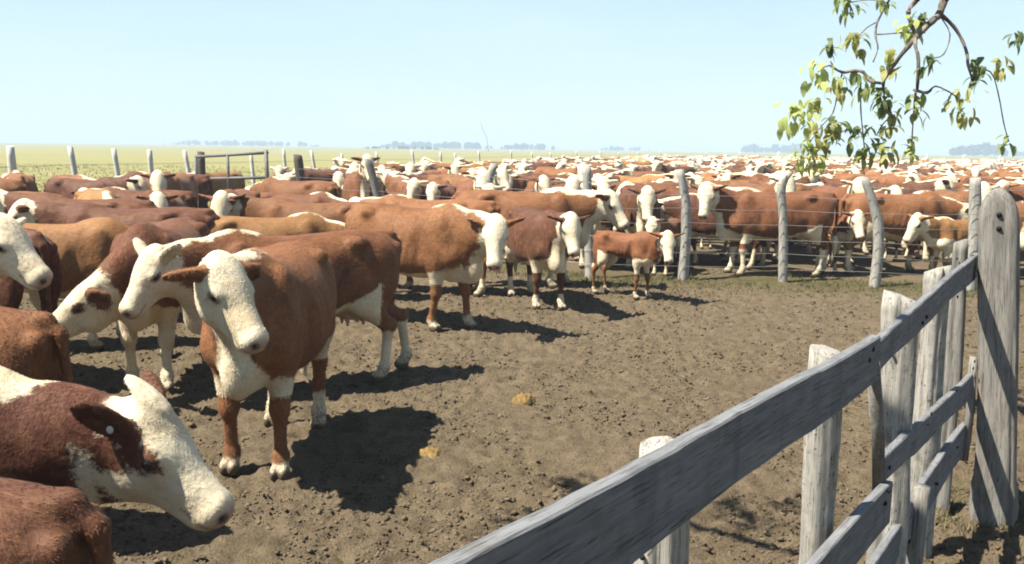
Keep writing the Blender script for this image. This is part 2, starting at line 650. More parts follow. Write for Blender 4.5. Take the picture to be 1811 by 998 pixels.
    for sg in (-1, 1):
        cuts.append((Ell((-0.33, sg * 0.375 * fat, 1.06), (.12, .085, .13)), .07))
        cuts.append((Ell((-0.66, sg * 0.20 * fat, 1.335), (.13, .09, .075)), .05))
        cuts.append((Ell((-0.15, sg * 0.20 * fat, 1.36), (.24, .10, .085)), .06))
        cuts.append((Ell((0.70, sg * 0.30 * fat, 1.06), (.045, .09, .20)), .06))
        cuts.append((Ell((0.31, sg * 0.36 * fat, 0.92), (.05, .075, .24)), .06))
    if h < .016: cuts += [(f, .008) for f in scoops]
    for f, k in cuts:
        b0_, b1_ = f.box()
        i0 = np.clip(np.floor((b0_ - .09 - lo) / h).astype(int), 0, n - 1); i1 = np.clip(np.ceil((b1_ + .09 - lo) / h).astype(int) + 1, 1, n)
        X, Y, Z = np.meshgrid(ax[0][i0[0]:i1[0]], ax[1][i0[1]:i1[1]], ax[2][i0[2]:i1[2]], indexing='ij')
        d = f(np.stack([X, Y, Z], -1))
        sl = (slice(i0[0], i1[0]), slice(i0[1], i1[1]), slice(i0[2], i1[2]))
        F[sl] = -smin(-F[sl], d, k)
    # nostrils
    if h < .022:
        for s in (-1, 1):
            f = Ell(H((0.485, s * .045, -0.085)), np.array([.025, .014, .016]) * hs, HR)
            b0_, b1_ = f.box()
            i0 = np.clip(np.floor((b0_ - .03 - lo) / h).astype(int), 0, n - 1); i1 = np.clip(np.ceil((b1_ + .03 - lo) / h).astype(int) + 1, 1, n)
            X, Y, Z = np.meshgrid(ax[0][i0[0]:i1[0]], ax[1][i0[1]:i1[1]], ax[2][i0[2]:i1[2]], indexing='ij')
            d = f(np.stack([X, Y, Z], -1))
            sl = (slice(i0[0], i1[0]), slice(i0[1], i1[1]), slice(i0[2], i1[2]))
            F[sl] = -smin(-F[sl], d, .01)
    # faint ribs
    i0 = np.clip(((np.array([-.30, -9, .62]) - lo) / h).astype(int), 0, n - 1); i1 = np.clip(((np.array([.36, 9, 1.15]) - lo) / h).astype(int), 1, n)
    rx = ax[0][i0[0]:i1[0], None, None] - .25 * (ax[2][None, None, i0[2]:i1[2]] - .9)
    fade = np.clip(1 - np.abs(ax[2][None, None, i0[2]:i1[2]] - .90) / .24, 0, 1) * np.clip(1 - np.abs(ax[0][i0[0]:i1[0], None, None] - .03) / .33, 0, 1)
    F[i0[0]:i1[0], :, i0[2]:i1[2]] += (.0065 * np.sin(rx * 62.0) * fade).astype(np.float32)
    # flat soles
    F = np.maximum(F, -(ax[2][None, None, :] - 0.002).astype(np.float32))
    V, Q = surface_nets(F, lo, h)

    # ---- where the coat is white, muddy or bare
    D = {}
    for g, f, k in prims:
        near = f(V)
        D[g] = np.minimum(D[g], near) if g in D else near
    x, y, z = V.T
    hl = (V - O) @ HR / hs
    dh = D['head']
    W = np.full(len(V), -0.25)
    W = np.maximum(W, 0.06 - np.maximum(dh, 0) * 1.0)
    W = np.maximum(W, white_throat + 0.03 - np.maximum(D['throat'], 0) * 1.3)
    if crest > 0:
        cpts = [H((-.02, 0, .02)), end + np.array([0, 0, .13]), mid + np.array([0, 0, .20]), np.array([.52, 0, 1.27]), np.array([.34, 0, 1.28])]
        for a, b in zip(cpts[:-1], cpts[1:]):
            W = np.maximum(W, crest + .02 - np.maximum(Cone(a, b, .03, .03)(V), 0))
    bot = np.interp(x, tor.xs, tor.bot)
    inb = (x > -.62) & (x < .75)
    W = np.where(inb & (z > .42), np.maximum(W, bot + belly - z), W)
    W = np.where(D['udder'] < .02 if 'udder' in D else False, np.maximum(W, .03), W)
    mud = np.zeros(len(V))
    for i in range(4):
        dl = D['leg%d' % i]
        on = (dl < .03) & (z < .72)
        W = np.where(on, np.maximum(W if False else np.minimum(W, .1), leg_white[i] - z), W)
        W = np.where(on & (z < .5), leg_white[i] - z, W)
    mud = np.clip(1.0 - z / .42, 0, 1) * .95
    tl_ = D['tail']
    W = np.where((tl_ < .012) & (x < -.86), .62 - z, W)
    if red_ears:
        W = np.where((D['ear'] < .012) & (D['ear'] < dh - .004), -.08, W)
    else:
        W = np.where(D['ear'] < .02, .08, W)
    for (c, r) in face_patch:
        dd = np.sqrt((((hl - np.asarray(c)) / np.asarray(r)) ** 2).sum(1))
        W = np.minimum(W, (dd - 1) * min(r))
    for (c, r, sg) in body_patch:
        dd = np.sqrt((((V - np.asarray(c)) / np.asarray(r)) ** 2).sum(1))
        W = np.minimum(W, (dd - 1) * min(r)) if sg < 0 else np.maximum(W, (1 - dd) * min(r))
    mark = np.zeros((len(V), 4), np.float32)
    mark[:, :3] = (.40, .24, .19)
    nose = np.clip((hl[:, 0] - .443) / .03, 0, 1) * (dh < .02) * np.clip((hl[:, 2] + .165) / .02, 0, 1)
    mark[:, 3] = nose * .85
    nostril = np.zeros(len(V))
    for s in (-1, 1):
        nostril = np.maximum(nostril, 1 - np.clip((np.linalg.norm((hl - np.array([.484, s * .045, -.085])) / (1.3, 1, 1), axis=1) - .016) / .012, 0, 1))
        # lid rims
        e = np.linalg.norm((hl - np.array([.158, s * .104, -.074])) / (1.5, 1, 1), axis=1)
        lid = 1 - np.clip((e - .026) / .012, 0, 1)
        mark[:, :3] = np.where((lid > .02)[:, None], (.13, .075, .05), mark[:, :3])
        mark[:, 3] = np.maximum(mark[:, 3], lid * .85)
    mouth = (1 - np.clip(np.abs(hl[:, 2] + .150) / .010, 0, 1)) * (hl[:, 0] > .34) * (hl[:, 0] < .49) * (dh < .02)
    dk = np.maximum(nostril, mouth * .8)
    mark[:, :3] = np.where((dk > .05)[:, None], (.05, .03, .025), mark[:, :3])
    mark[:, 3] = np.maximum(mark[:, 3], dk)
    hoof = np.clip((.068 - z) / .012, 0, 1)
    mark[:, :3] = np.where((hoof > 0)[:, None], (.10, .075, .05), mark[:, :3])
    mark[:, 3] = np.maximum(mark[:, 3], hoof)
    if udder:
        ud = (D['udder'] < .012) & (z < .66)
        mark[:, :3] = np.where(ud[:, None], (.50, .33, .26), mark[:, :3])
        mark[:, 3] = np.where(ud, .75, mark[:, 3])
    if length != 1.0:
        V = V.copy(); V[:, 0] = np.where(V[:, 0] < .45, .45 + (V[:, 0] - .45) * length, V[:, 0])
    me = mesh_from(name, V, Q)
    for nm, arr in (('white', W), ('mud', mud)):
        a = me.attributes.new(nm, 'FLOAT', 'POINT')
        a.data.foreach_set('value', arr.astype(np.float32))
    a = me.attributes.new('mark', 'FLOAT_COLOR', 'POINT')
    a.data.foreach_set('color', mark.ravel())
    me.materials.append(COAT)
    eyes = [H((.160, s * .1015, -.074)) for s in (-1, 1)]
    return dict(mesh=me, eyes=eyes, H=H, HR=HR, hs=hs, V=V, Q=Q, W=W, mud=mud, mark=mark, dh=dh, hl=hl, nose=np.maximum(nose, np.maximum(dk, hoof)))


COAT = coat_material()
EYE = eye_material()


def ball(name, r, mat, seg=12, ring=8, sq=(1, 1, 1)):
    V = [(0, 0, r * sq[2])]
    Fc = []
    for i in range(1, ring):
        a = math.pi * i / ring
        for j in range(seg):
            b = 2 * math.pi * j / seg
            V.append((r * sq[0] * math.sin(a) * math.cos(b), r * sq[1] * math.sin(a) * math.sin(b), r * sq[2] * math.cos(a)))
    V.append((0, 0, -r * sq[2]))
    for j in range(seg):
        Fc.append((0, 1 + j, 1 + (j + 1) % seg))
        Fc.append((len(V) - 1, 1 + (ring - 2) * seg + (j + 1) % seg, 1 + (ring - 2) * seg + j))
    for i in range(ring - 2):
        for j in range(seg):
            a = 1 + i * seg + j; b = 1 + i * seg + (j + 1) % seg
            Fc.append((a, a + seg, b + seg, b))
    me = mesh_from(name, V, Fc)
    me.materials.append(mat)
    return me


EYE_MESH = ball('eye', 0.0255, EYE)
def hair_mesh(cow, density, length=.020, xmin=-9, seed=1):
    """short coat: thin blades lying along the skin, sampled over the body"""
    rg = np.random.default_rng(seed)
    V, Q = cow['V'], cow['Q']
    T = np.concatenate([Q[:, [0, 1, 2]], Q[:, [0, 2, 3]]])
    T = T[V[T].mean(1)[:, 0] > xmin]
    T = T[V[T].mean(1)[:, 2] > .10]
    e1 = V[T[:, 1]] - V[T[:, 0]]; e2 = V[T[:, 2]] - V[T[:, 0]]
    nn = np.cross(e1, e2); ar = np.linalg.norm(nn, axis=1) * .5
    n = int(ar.sum() * density)
    pick = rg.choice(len(T), n, p=ar / ar.sum())
    a = rg.random((n, 1)); b = rg.random((n, 1))
    fl = (a + b) > 1
    a = np.where(fl, 1 - a, a); b = np.where(fl, 1 - b, b)
    P = V[T[pick, 0]] + a * e1[pick] + b * e2[pick]
    N = nn[pick] / (np.linalg.norm(nn[pick], axis=1)[:, None] + 1e-12)
    src = T[pick, 0]
    keep = cow['nose'][src] < .2
    for e in cow['eyes']:
        keep &= np.linalg.norm(P - e, axis=1) > .030
    P, N, src = P[keep], N[keep], src[keep]
    n = len(P)
    sw = 3.0 * np.stack([fbm(P[:, 0] * 5 + k, P[:, 2] * 5 + P[:, 1] * 4, 3, 70 + k) - .45 for k in range(3)], 1)
    d = np.array([-1.0, 0, -.75]) + sw * .9 + rg.normal(0, .22, (n, 3))
    d -= N * (d * N).sum(1)[:, None]
    d /= np.linalg.norm(d, axis=1)[:, None] + 1e-9
    lift = rg.uniform(.10, .38, (n, 1))
    d = d * np.sqrt(1 - lift ** 2) + N * lift
    L = length * rg.uniform(.55, 1.25, (n, 1)) * np.where(cow['dh'][src] < .02, .6, 1.0)[:, None]
    w = np.cross(N, d); w /= np.linalg.norm(w, axis=1)[:, None] + 1e-9
    w *= .0021
    B = P - N * .0015
    VV = np.stack([B - w, B + w, B + d * L], 1).reshape(-1, 3)
    me = mesh_from('hair', VV, np.arange(3 * n).reshape(-1, 3))
    for nm, arr in (('white', cow['W'][src]), ('mud', cow['mud'][src]), ('strand', rg.uniform(-1, 1, n))):
        at = me.attributes.new(nm, 'FLOAT', 'POINT'); at.data.foreach_set('value', np.repeat(arr, 3).astype(np.float32))
    at = me.attributes.new('mark', 'FLOAT_COLOR', 'POINT'); at.data.foreach_set('color', np.repeat(cow['mark'][src], 3, axis=0).ravel())
    me.materials.append(COAT)
    return me


def add_hair(o, cow, density, length=.020, xmin=-9, seed=1):
    h = link('hair', hair_mesh(cow, density, length, xmin, seed), parent=o)
    h.color = o.color
    h['kind'] = 'stuff'
    return h


REDS = {'red': (0.210, 0.088, 0.038, 1), 'brown': (0.255, 0.117, 0.048, 1), 'dark': (0.118, 0.048, 0.028, 1),
        'orange': (0.34, 0.175, 0.066, 1), 'deep': (0.160, 0.063, 0.031, 1)}


def put_cow(cow, x, y, heading, scale=1.0, tone='red', label=None, group=None, cat='cow', eyes=True, name='cow'):
    o = link(name, cow['mesh'])
    o.location = (x, y, 0.0)
    o.rotation_euler = (0, 0, R(heading))
    o.scale = (scale,) * 3 if eyes else (scale * random.uniform(.94, 1.05), scale * random.uniform(.93, 1.08), scale * random.uniform(.96, 1.04))
    j = random.uniform(.85, 1.15)
    c = REDS[tone]
    o.color = (c[0] * j, c[1] * j * random.uniform(.94, 1.06), c[2] * j, random.random())
    tag(o, label, cat, group)
    if eyes:
        for e in cow['eyes']:
            k = link('eye', EYE_MESH, parent=o)
            k.location = e
            k.scale = (cow['hs'],) * 3
    return o

# ================================================================== THE SETTING
# ------------------------------------------------------------------ materials of the setting
def ground_material():
    t = NT('trodden_ground')
    co = t.coord('Object')
    big = t.noise(co, 0.55, 4, 0.6)
    med = t.noise(co, 6.0, 5, 0.65)
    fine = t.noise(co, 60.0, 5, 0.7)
    dirt = t.mix(t.rng(med, 0.30, 0.72), (0.124, 0.095, 0.060), (0.200, 0.155, 0.101))
    dirt = t.mix(t.math('MULTIPLY', t.rng(big, 0.42, 0.68), 0.5), dirt, (0.190, 0.147, 0.094))
    dirt = t.mix(t.math('MULTIPLY', t.rng(fine, 0.46, 0.70), 0.72), dirt, (0.056, 0.042, 0.028))  # dark specks: shade of small pits put into the colour, with dung bits
    gr = t.mix(t.rng(med, 0.35, 0.7), (0.085, 0.080, 0.035), (0.140, 0.116, 0.056))
    fld_n = t.noise(t.mapping(co, (0.05, 0.35, 1)), 1.0, 5, 0.6)
    fld = t.mix(t.rng(fld_n, 0.32, 0.70), (0.225, 0.222, 0.072), (0.300, 0.265, 0.115))
    fld = t.mix(t.math('MULTIPLY', t.rng(t.noise(co, 1.8, 5, 0.7), 0.45, 0.75), 0.4), fld, (0.125, 0.135, 0.05))
    g1 = t.math('ADD', t.attr('strip'), t.math('MULTIPLY', t.math('SUBTRACT', t.noise(co, 3.0, 5, 0.7), 0.5), 1.1))
    c = t.mix(t.rng(g1, 0.35, 0.75), dirt, gr)
    c = t.mix(t.attr('field'), c, fld)
    bn = t.bump(fine, 0.9, 0.03, t.bump(med, 0.5, 0.04))
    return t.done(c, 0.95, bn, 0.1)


def wood_material(name, axis, c0, c1, stain=(0.055, 0.052, 0.05), amount=0.5, lichen=0.0):
    t = NT(name)
    co = t.coord('Object')
    oi = t.node('ShaderNodeObjectInfo')
    v = t.node('ShaderNodeVectorMath', operation='ADD')
    cx = t.node('ShaderNodeCombineXYZ')
    for i in range(3): t.l.new(t.math('MULTIPLY', oi.outputs['Random'], 13.0 + 7 * i), cx.inputs[i])
    t.l.new(co, v.inputs[0]); t.l.new(cx.outputs[0], v.inputs[1])
    p = v.outputs[0]
    s = [52.0] * 3; s[axis] = 4.5
    s2 = [230.0] * 3; s2[axis] = 8.0
    grain = t.noise(t.mapping(p, s), 1.0, 5, 0.62, 0.4)
    hair = t.noise(t.mapping(p, s2), 1.0, 3, 0.6)
    blot = t.noise(p, 7.0, 5, 0.65)
    c = t.mix(t.rng(grain, 0.3, 0.7), c0, c1)
    c = t.mix(t.math('MULTIPLY', t.rng(hair, 0.54, 0.66), min(1.0, amount * 1.6)), c, stain)
    c = t.mix(t.math('MULTIPLY', t.rng(blot, 0.56, 0.72), amount), c, (0.095, 0.08, 0.06))
    run = [13.0] * 3; run[2] = 1.6
    wm = t.noise(t.mapping(p, run), 1.0, 4, .6)
    c = t.mix(t.math('MULTIPLY', t.rng(wm, 0.50, 0.70), 0.5), c, tuple(q * .62 for q in c0))
    kn = t.node('ShaderNodeTexVoronoi'); kn.inputs['Scale'].default_value = 5.5
    kv = [1.0] * 3; kv[axis] = .55
    t.l.new(t.mapping(p, kv), kn.inputs['Vector'])
    c = t.mix(t.rng(kn.outputs['Distance'], .05, .10, .85, 0), c, (0.030, 0.026, 0.022))
    if lichen:
        li = t.noise(p, 23.0, 5, 0.7)
        c = t.mix(t.math('MULTIPLY', t.rng(li, 0.46, 0.60), lichen), c, (0.42, 0.405, 0.35))
        sp = t.noise(p, 60.0, 2, 0.5)
        c = t.mix(t.math('MULTIPLY', t.rng(sp, 0.66, 0.70), 0.7), c, (0.05, 0.045, 0.04))
    bn = t.bump(grain, 0.30, 0.008, t.bump(hair, 0.5, 0.004))
    return t.done(c, 0.88, bn, 0.15)


GROUND = ground_material()
PLANK = wood_material('weathered_plank', 0, (0.150, 0.156, 0.168), (0.220, 0.226, 0.238))
POSTW = wood_material('limed_post', 2, (0.26, 0.25, 0.225), (0.42, 0.40, 0.36), amount=0.55, lichen=0.5)
POSTG = wood_material('grey_post', 2, (0.175, 0.165, 0.15), (0.29, 0.275, 0.25), amount=0.5)
POSTP = wood_material('pale_post', 2, (0.30, 0.29, 0.26), (0.45, 0.435, 0.39), amount=0.35)
POSTD = wood_material('dark_post', 2, (0.08, 0.067, 0.055), (0.145, 0.122, 0.10), amount=0.5)
POSTB = wood_material('bleached_post', 2, (0.50, 0.49, 0.45), (0.68, 0.66, 0.60), amount=0.2)
_t = NT('galvanised_wire'); WIRE = _t.done((0.34, 0.33, 0.32), 0.5, None, 0.4); _t.b.inputs['Metallic'].default_value = 0.6
_t = NT('gate_pipe')
_n = _t.noise(_t.coord('Object'), 30, 4)
PIPE = _t.done(_t.mix(_t.rng(_n, .4, .65), (0.125, 0.115, 0.12), (0.20, 0.185, 0.185)), 0.6, None, 0.3)
_t = NT('bolt_iron'); IRON = _t.done((0.012, 0.011, 0.010), 0.7, None, 0.2)
_t = NT('rust_mark'); RUST = _t.done((0.10, 0.030, 0.022), 0.8, None, 0.2)


# ------------------------------------------------------------------ ground: one sheet to the horizon
def spaced(lo, hi, first, grow):
    v = [lo]; st = first
    while v[-1] < hi:
        v.append(v[-1] + st); st *= grow
    return v


BACK = np.array([(-14.0, 4.0), (-11.2, 14.0), (-10.21, 18.2), (-9.76, 20.0), (-9.35, 21.2), (-9.04, 22.3), (-8.50, 23.6), (-7.56, 26.0), (-7.13, 28.0),
                 (-6.60, 30.0), (-6.11, 32.0), (-5.1, 34.0), (-3.94, 36.0), (-3.16, 39.0), (-2.61, 42.0), (-1.70, 46.0), (-0.12, 52.0), (1.33, 58.0),
                 (2.64, 63.0), (4.9, 69.0), (7.50, 76.0), (9.64, 82.0), (12.57, 90.0), (16.16, 98.0), (21.21, 108.0), (25.12, 116.0)])


def back_x(y): return np.interp(y, BACK[:, 1], BACK[:, 0])


WF = np.array([(-4.40, 18.4), (-2.45, 16.6), (-0.42, 14.6), (1.12, 13.1), (2.50, 13.05), (3.95, 13.0), (5.12, 12.6), (6.48, 12.45), (9.0, 12.3), (12.5, 12.1)])


def wire_y(x): return np.interp(x, WF[:, 0], WF[:, 1])


def build_ground():
    ys = spaced(2.0, 6.0, 0.025, 1.0) + spaced(6.03, 13.5, 0.026, 1.006)[0:] + spaced(13.75, 60, 0.16, 1.05) + spaced(62, 2350, 2.4, 1.18)
    ys = [y for y in ys if y <= 2400] + [2400]
    ys = [-2400, -900, -300, -90, -30, -10, -4, -1, 0, 0.5, 1.0, 1.4, 1.7, 1.9] + ys
    ys = np.array(sorted(set(np.round(ys, 4))))
    pos = spaced(0.0, 3.2, 0.030, 1.0) + spaced(3.24, 9.5, 0.045, 1.012) + spaced(9.8, 40, 0.35, 1.10) + spaced(44, 2300, 6, 1.3)
    pos = [x for x in pos if x < 2400] + [2400]
    xs = np.array(sorted(set(np.round([-x for x in pos] + pos, 4))))
    X, Y = np.meshgrid(xs, ys, indexing='ij')
    amp = np.clip((15.0 - Y) / 4.0, 0, 1) * np.clip((10.5 - np.abs(X)) / 2.0, 0, 1) * np.clip((Y - 1.6) / .5, 0, 1)
    wx = X + .05 * fbm(X * 5, Y * 5, 2, 5); wy = Y + .05 * fbm(X * 5 + 9, Y * 5, 2, 6)
    hoof = np.clip(1 - cells(wx / .155, wy / .155, 3) / .42, 0, 1)
    small = np.clip(1 - cells(wx / .075, wy / .075, 21) / .45, 0, 1)
    Z = .05 * (fbm(X * .9, Y * .9, 3, 1) - .45) + .045 * (fbm(X * 7, Y * 7, 3, 2) - .45)
    Z += -.044 * hoof * (vnoise(X * 3, Y * 3, 8) > .30) + .036 * small ** 1.5 * (vnoise(X * 9, Y * 9, 9) > .35)
    Z += .052 * (fbm(X * 22, Y * 22, 2, 12) - .42)
    Z *= amp
    # the strip under the wire and the far pen are grassier
    d = np.abs(Y - wire_y(X))
    strip = np.clip(1.15 - d / 1.5, 0, 1) * .70
    strip = np.where(Y > wire_y(X), np.maximum(strip, .42), strip)
    strip = np.where((X < -4.5) & (Y > 10), .4, strip)
    side = X - back_x(Y)
    field = np.clip(-side / .8 + .4, 0, 1)
    field = np.maximum(field, np.clip((Y - 100) / 8, 0, 1))
    field = np.where(Y < 3, 0, field)
    nx, ny = X.shape
    V = np.stack([X.ravel(), Y.ravel(), Z.ravel()], 1)
    idx = np.arange(nx * ny).reshape(nx, ny)
    Q = np.stack([idx[:-1, :-1], idx[1:, :-1], idx[1:, 1:], idx[:-1, 1:]], -1).reshape(-1, 4)
    me = mesh_from('ground', V, Q)
    for nm, arr in (('strip', strip), ('field', field)):
        a = me.attributes.new(nm, 'FLOAT', 'POINT'); a.data.foreach_set('value', arr.ravel().astype(np.float32))
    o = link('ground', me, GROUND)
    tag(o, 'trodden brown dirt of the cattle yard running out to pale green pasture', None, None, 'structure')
    return xs, ys, Z


GX, GY, GZ = build_ground()


def gz(x, y):
    i = int(np.clip(np.searchsorted(GX, x), 1, len(GX) - 1)); j = int(np.clip(np.searchsorted(GY, y), 1, len(GY) - 1))
    return float(min(GZ[i - 1, j - 1], GZ[i, j], GZ[i - 1, j], GZ[i, j - 1]))


ICO = None


def lumps(name, spots):
    """many small irregular lumps as one mesh; spots: (x, y, z, r, squash)"""
    v0 = np.array([(1, 0, 0), (.3, .95, 0), (-.8, .6, 0), (-.8, -.6, 0), (.3, -.95, 0), (.15, .1, 1), (0, 0, -1)], float)
    f0 = np.array([(0, 1, 5), (1, 2, 5), (2, 3, 5), (3, 4, 5), (4, 0, 5), (1, 0, 6), (2, 1, 6), (3, 2, 6), (4, 3, 6), (0, 4, 6)])
    S = np.asarray(spots)
    n = len(S)
    jit = RNG.uniform(.6, 1.3, (n, 7, 1))
    an = RNG.uniform(0, 6.283, n)
    V = v0[None] * jit
    V[:, 5, :2] += RNG.uniform(-.5, .5, (n, 2))
    c, q = np.cos(an)[:, None], np.sin(an)[:, None]
    V = np.stack([(V[..., 0] * c - V[..., 1] * q) * RNG.uniform(.7, 1.4, (n, 1)), V[..., 0] * q + V[..., 1] * c, V[..., 2] * S[:, 4:5]], -1)
    V = V * S[:, None, 3:4] + S[:, None, :3]
    Fc = f0[None] + 7 * np.arange(n)[:, None, None]
    return mesh_from(name, V.reshape(-1, 3), Fc.reshape(-1, 3), smooth=False)


def build_clods():
    n = 62000
    y = 2.1 + 10.2 * RNG.random(n) ** 1.45
    x = RNG.uniform(-1, 1, n) * (.60 * y + .25)
    ok = (np.abs(x) < 9) & (fbm(x * 2.2, y * 2.2, 3, 33) > .36)
    x, y = x[ok], y[ok]
    r = RNG.choice([.006, .008, .010, .012, .015, .019, .026], len(x), p=[.27, .26, .21, .14, .08, .03, .01]) * RNG.uniform(.8, 1.25, len(x)) * (.8 + y * .03)
    i = np.clip(np.searchsorted(GX, x), 1, len(GX) - 1); j = np.clip(np.searchsorted(GY, y), 1, len(GY) - 1)
    z = (GZ[i - 1, j - 1] + GZ[i, j]) * .5
    sp = np.stack([x, y, z + r * .12, r, RNG.uniform(.5, .95, len(x))], 1)
    t = NT('dirt_clod')
    co = t.coord('Object')
    m = t.done(t.mix(t.rng(t.noise(co, 9, 3), .35, .65), (0.085, 0.065, 0.043), (0.165, 0.127, 0.085)), .95, None, .1)
    o = link('dirt_clods', lumps('dirt_clods', sp), m)
    tag(o, 'small loose clods of dry dirt scattered over the yard', 'dirt', None, 'stuff')


build_clods()


def blades(name, spots, mat):
    """spots: (x, y, z, height, width, lean, count)"""
    V = []; Fc = []
    for (x, y, z, h, w, lean, n) in spots:
        for _ in range(n):
            a = random.uniform(0, 6.283); b = random.uniform(0, 6.283)
            lx, ly = lean * h * math.cos(b), lean * h * math.sin(b)
            ox, oy = x + random.gauss(0, w * 1.6), y + random.gauss(0, w * 1.6)
            dx, dy = w * .5 * math.cos(a), w * .5 * math.sin(a)
            hh = h * random.uniform(.55, 1.15)
            i = len(V)
            V += [(ox - dx, oy - dy, z), (ox + dx, oy + dy, z), (ox + dx * .7 + lx * .4, oy + dy * .7 + ly * .4, z + hh * .55),
                  (ox - dx * .7 + lx * .4, oy - dy * .7 + ly * .4, z + hh * .55), (ox + lx, oy + ly, z + hh)]
            Fc += [(i, i + 1, i + 2, i + 3), (i + 3, i + 2, i + 4)]
    me = mesh_from(name, np.array(V), Fc)
    me.materials.append(mat)
    return me


def grass_material(name, a, b):
    t = NT(name)
    co = t.coord('Object')
    t.b.inputs['Subsurface Weight'].default_value = 0.0
    return t.done(t.mix(t.rng(t.noise(co, 3.0, 4), .35, .65), a, b), .8, None, .15)


GRASS_Y = grass_material('yard_grass', (0.085, 0.088, 0.032), (0.165, 0.14, 0.068))
GRASS_F = grass_material('pasture_grass', (0.33, 0.325, 0.12), (0.46, 0.40, 0.18))


def build_grass():
    sp = []
    for k in range(5200):
        x = random.uniform(-1.5, 8.5)
        y = wire_y(x) + random.gauss(-.25, .62)
        if fbm(np.array([x * 1.3]), np.array([y * 1.3]), 3, 40)[0] < .40: continue
        sp.append((x, y, gz(x, y) if y < 13.4 else 0, random.uniform(.025, .085), .008, .5, 3))
    o = link('grass', blades('yard_grass', sp, GRASS_Y))
    tag(o, 'thin short grass growing along the foot of the wire fence', 'grass', None, 'stuff')
    sp = []
    for k in range(17000):
        y = 15 + 62 * random.random() ** 1.3
        lo = -1.05 * y - 8
        hi = float(back_x(y)) - .15
        if hi <= lo: continue
        x = random.uniform(lo, hi)
        sp.append((x, y, 0, random.uniform(.05, .15), .018 + y * .0006, .7, 2))
    o = link('pasture', blades('pasture_tufts', sp, GRASS_F))
    tag(o, 'pale yellow green pasture grass beyond the far fence', 'grass', None, 'stuff')
    sp = []
    for k in range(170):
        a = random.uniform(0, 6.283); r = random.uniform(.12, .42)
        x = 2.5 + r * math.cos(a); y = 4.5 + r * math.sin(a)
        sp.append((x, y, gz(x, y), random.uniform(.03, .10), .006, .7, 3))
    o = link('weeds', blades('weeds', sp, GRASS_Y))
    tag(o, 'dry weeds at the foot of the thick gatepost', 'weeds', None, 'stuff')


build_grass()


# ------------------------------------------------------------------ dung
def build_dung():
    t = NT('dry_dung')
    co = t.coord('Object')
    m = t.done(t.mix(t.rng(t.noise(co, 18, 5), .35, .65), (0.15, 0.095, 0.035), (0.29, 0.20, 0.08)), .9, t.bump(t.noise(co, 40, 4), .8, .02), .1)
    for (x, y, r, label) in ((0.10, 6.49, .085, 'ochre dung pat alone in the open middle of the yard'),
                             (-0.50, 5.33, .095, 'ochre dung pat at the edge of the front cow shadow')):
        n, rg = 18, 6
        V = [(0, 0, .055)]; Fc = []
        for i in range(1, rg + 1):
            q = i / rg
            for j in range(n):
                a = 6.283 * j / n
                rr = r * q * (1 + .20 * math.sin(3 * a + x) + .12 * math.sin(7 * a) + random.uniform(-.07, .07))
                V.append((rr * math.cos(a), .8 * rr * math.sin(a), .058 * (1 - q ** 2.4) + .012 * math.sin(q * 14 + 2 * a) * (1 - q) + random.uniform(0, .009) - (.02 if i == rg else 0)))
        for j in range(n):
            Fc.append((0, 1 + j, 1 + (j + 1) % n))
            for i in range(rg - 1):
                a = 1 + i * n + j; b = 1 + i * n + (j + 1) % n
                Fc.append((a, a + n, b + n, b))
        o = link('dung_pat', mesh_from('dung_pat', V, Fc), m)
        o.location = (x, y, gz(x, y) + .012)
        tag(o, label, 'dung', 'dung pats in the yard')


build_dung()


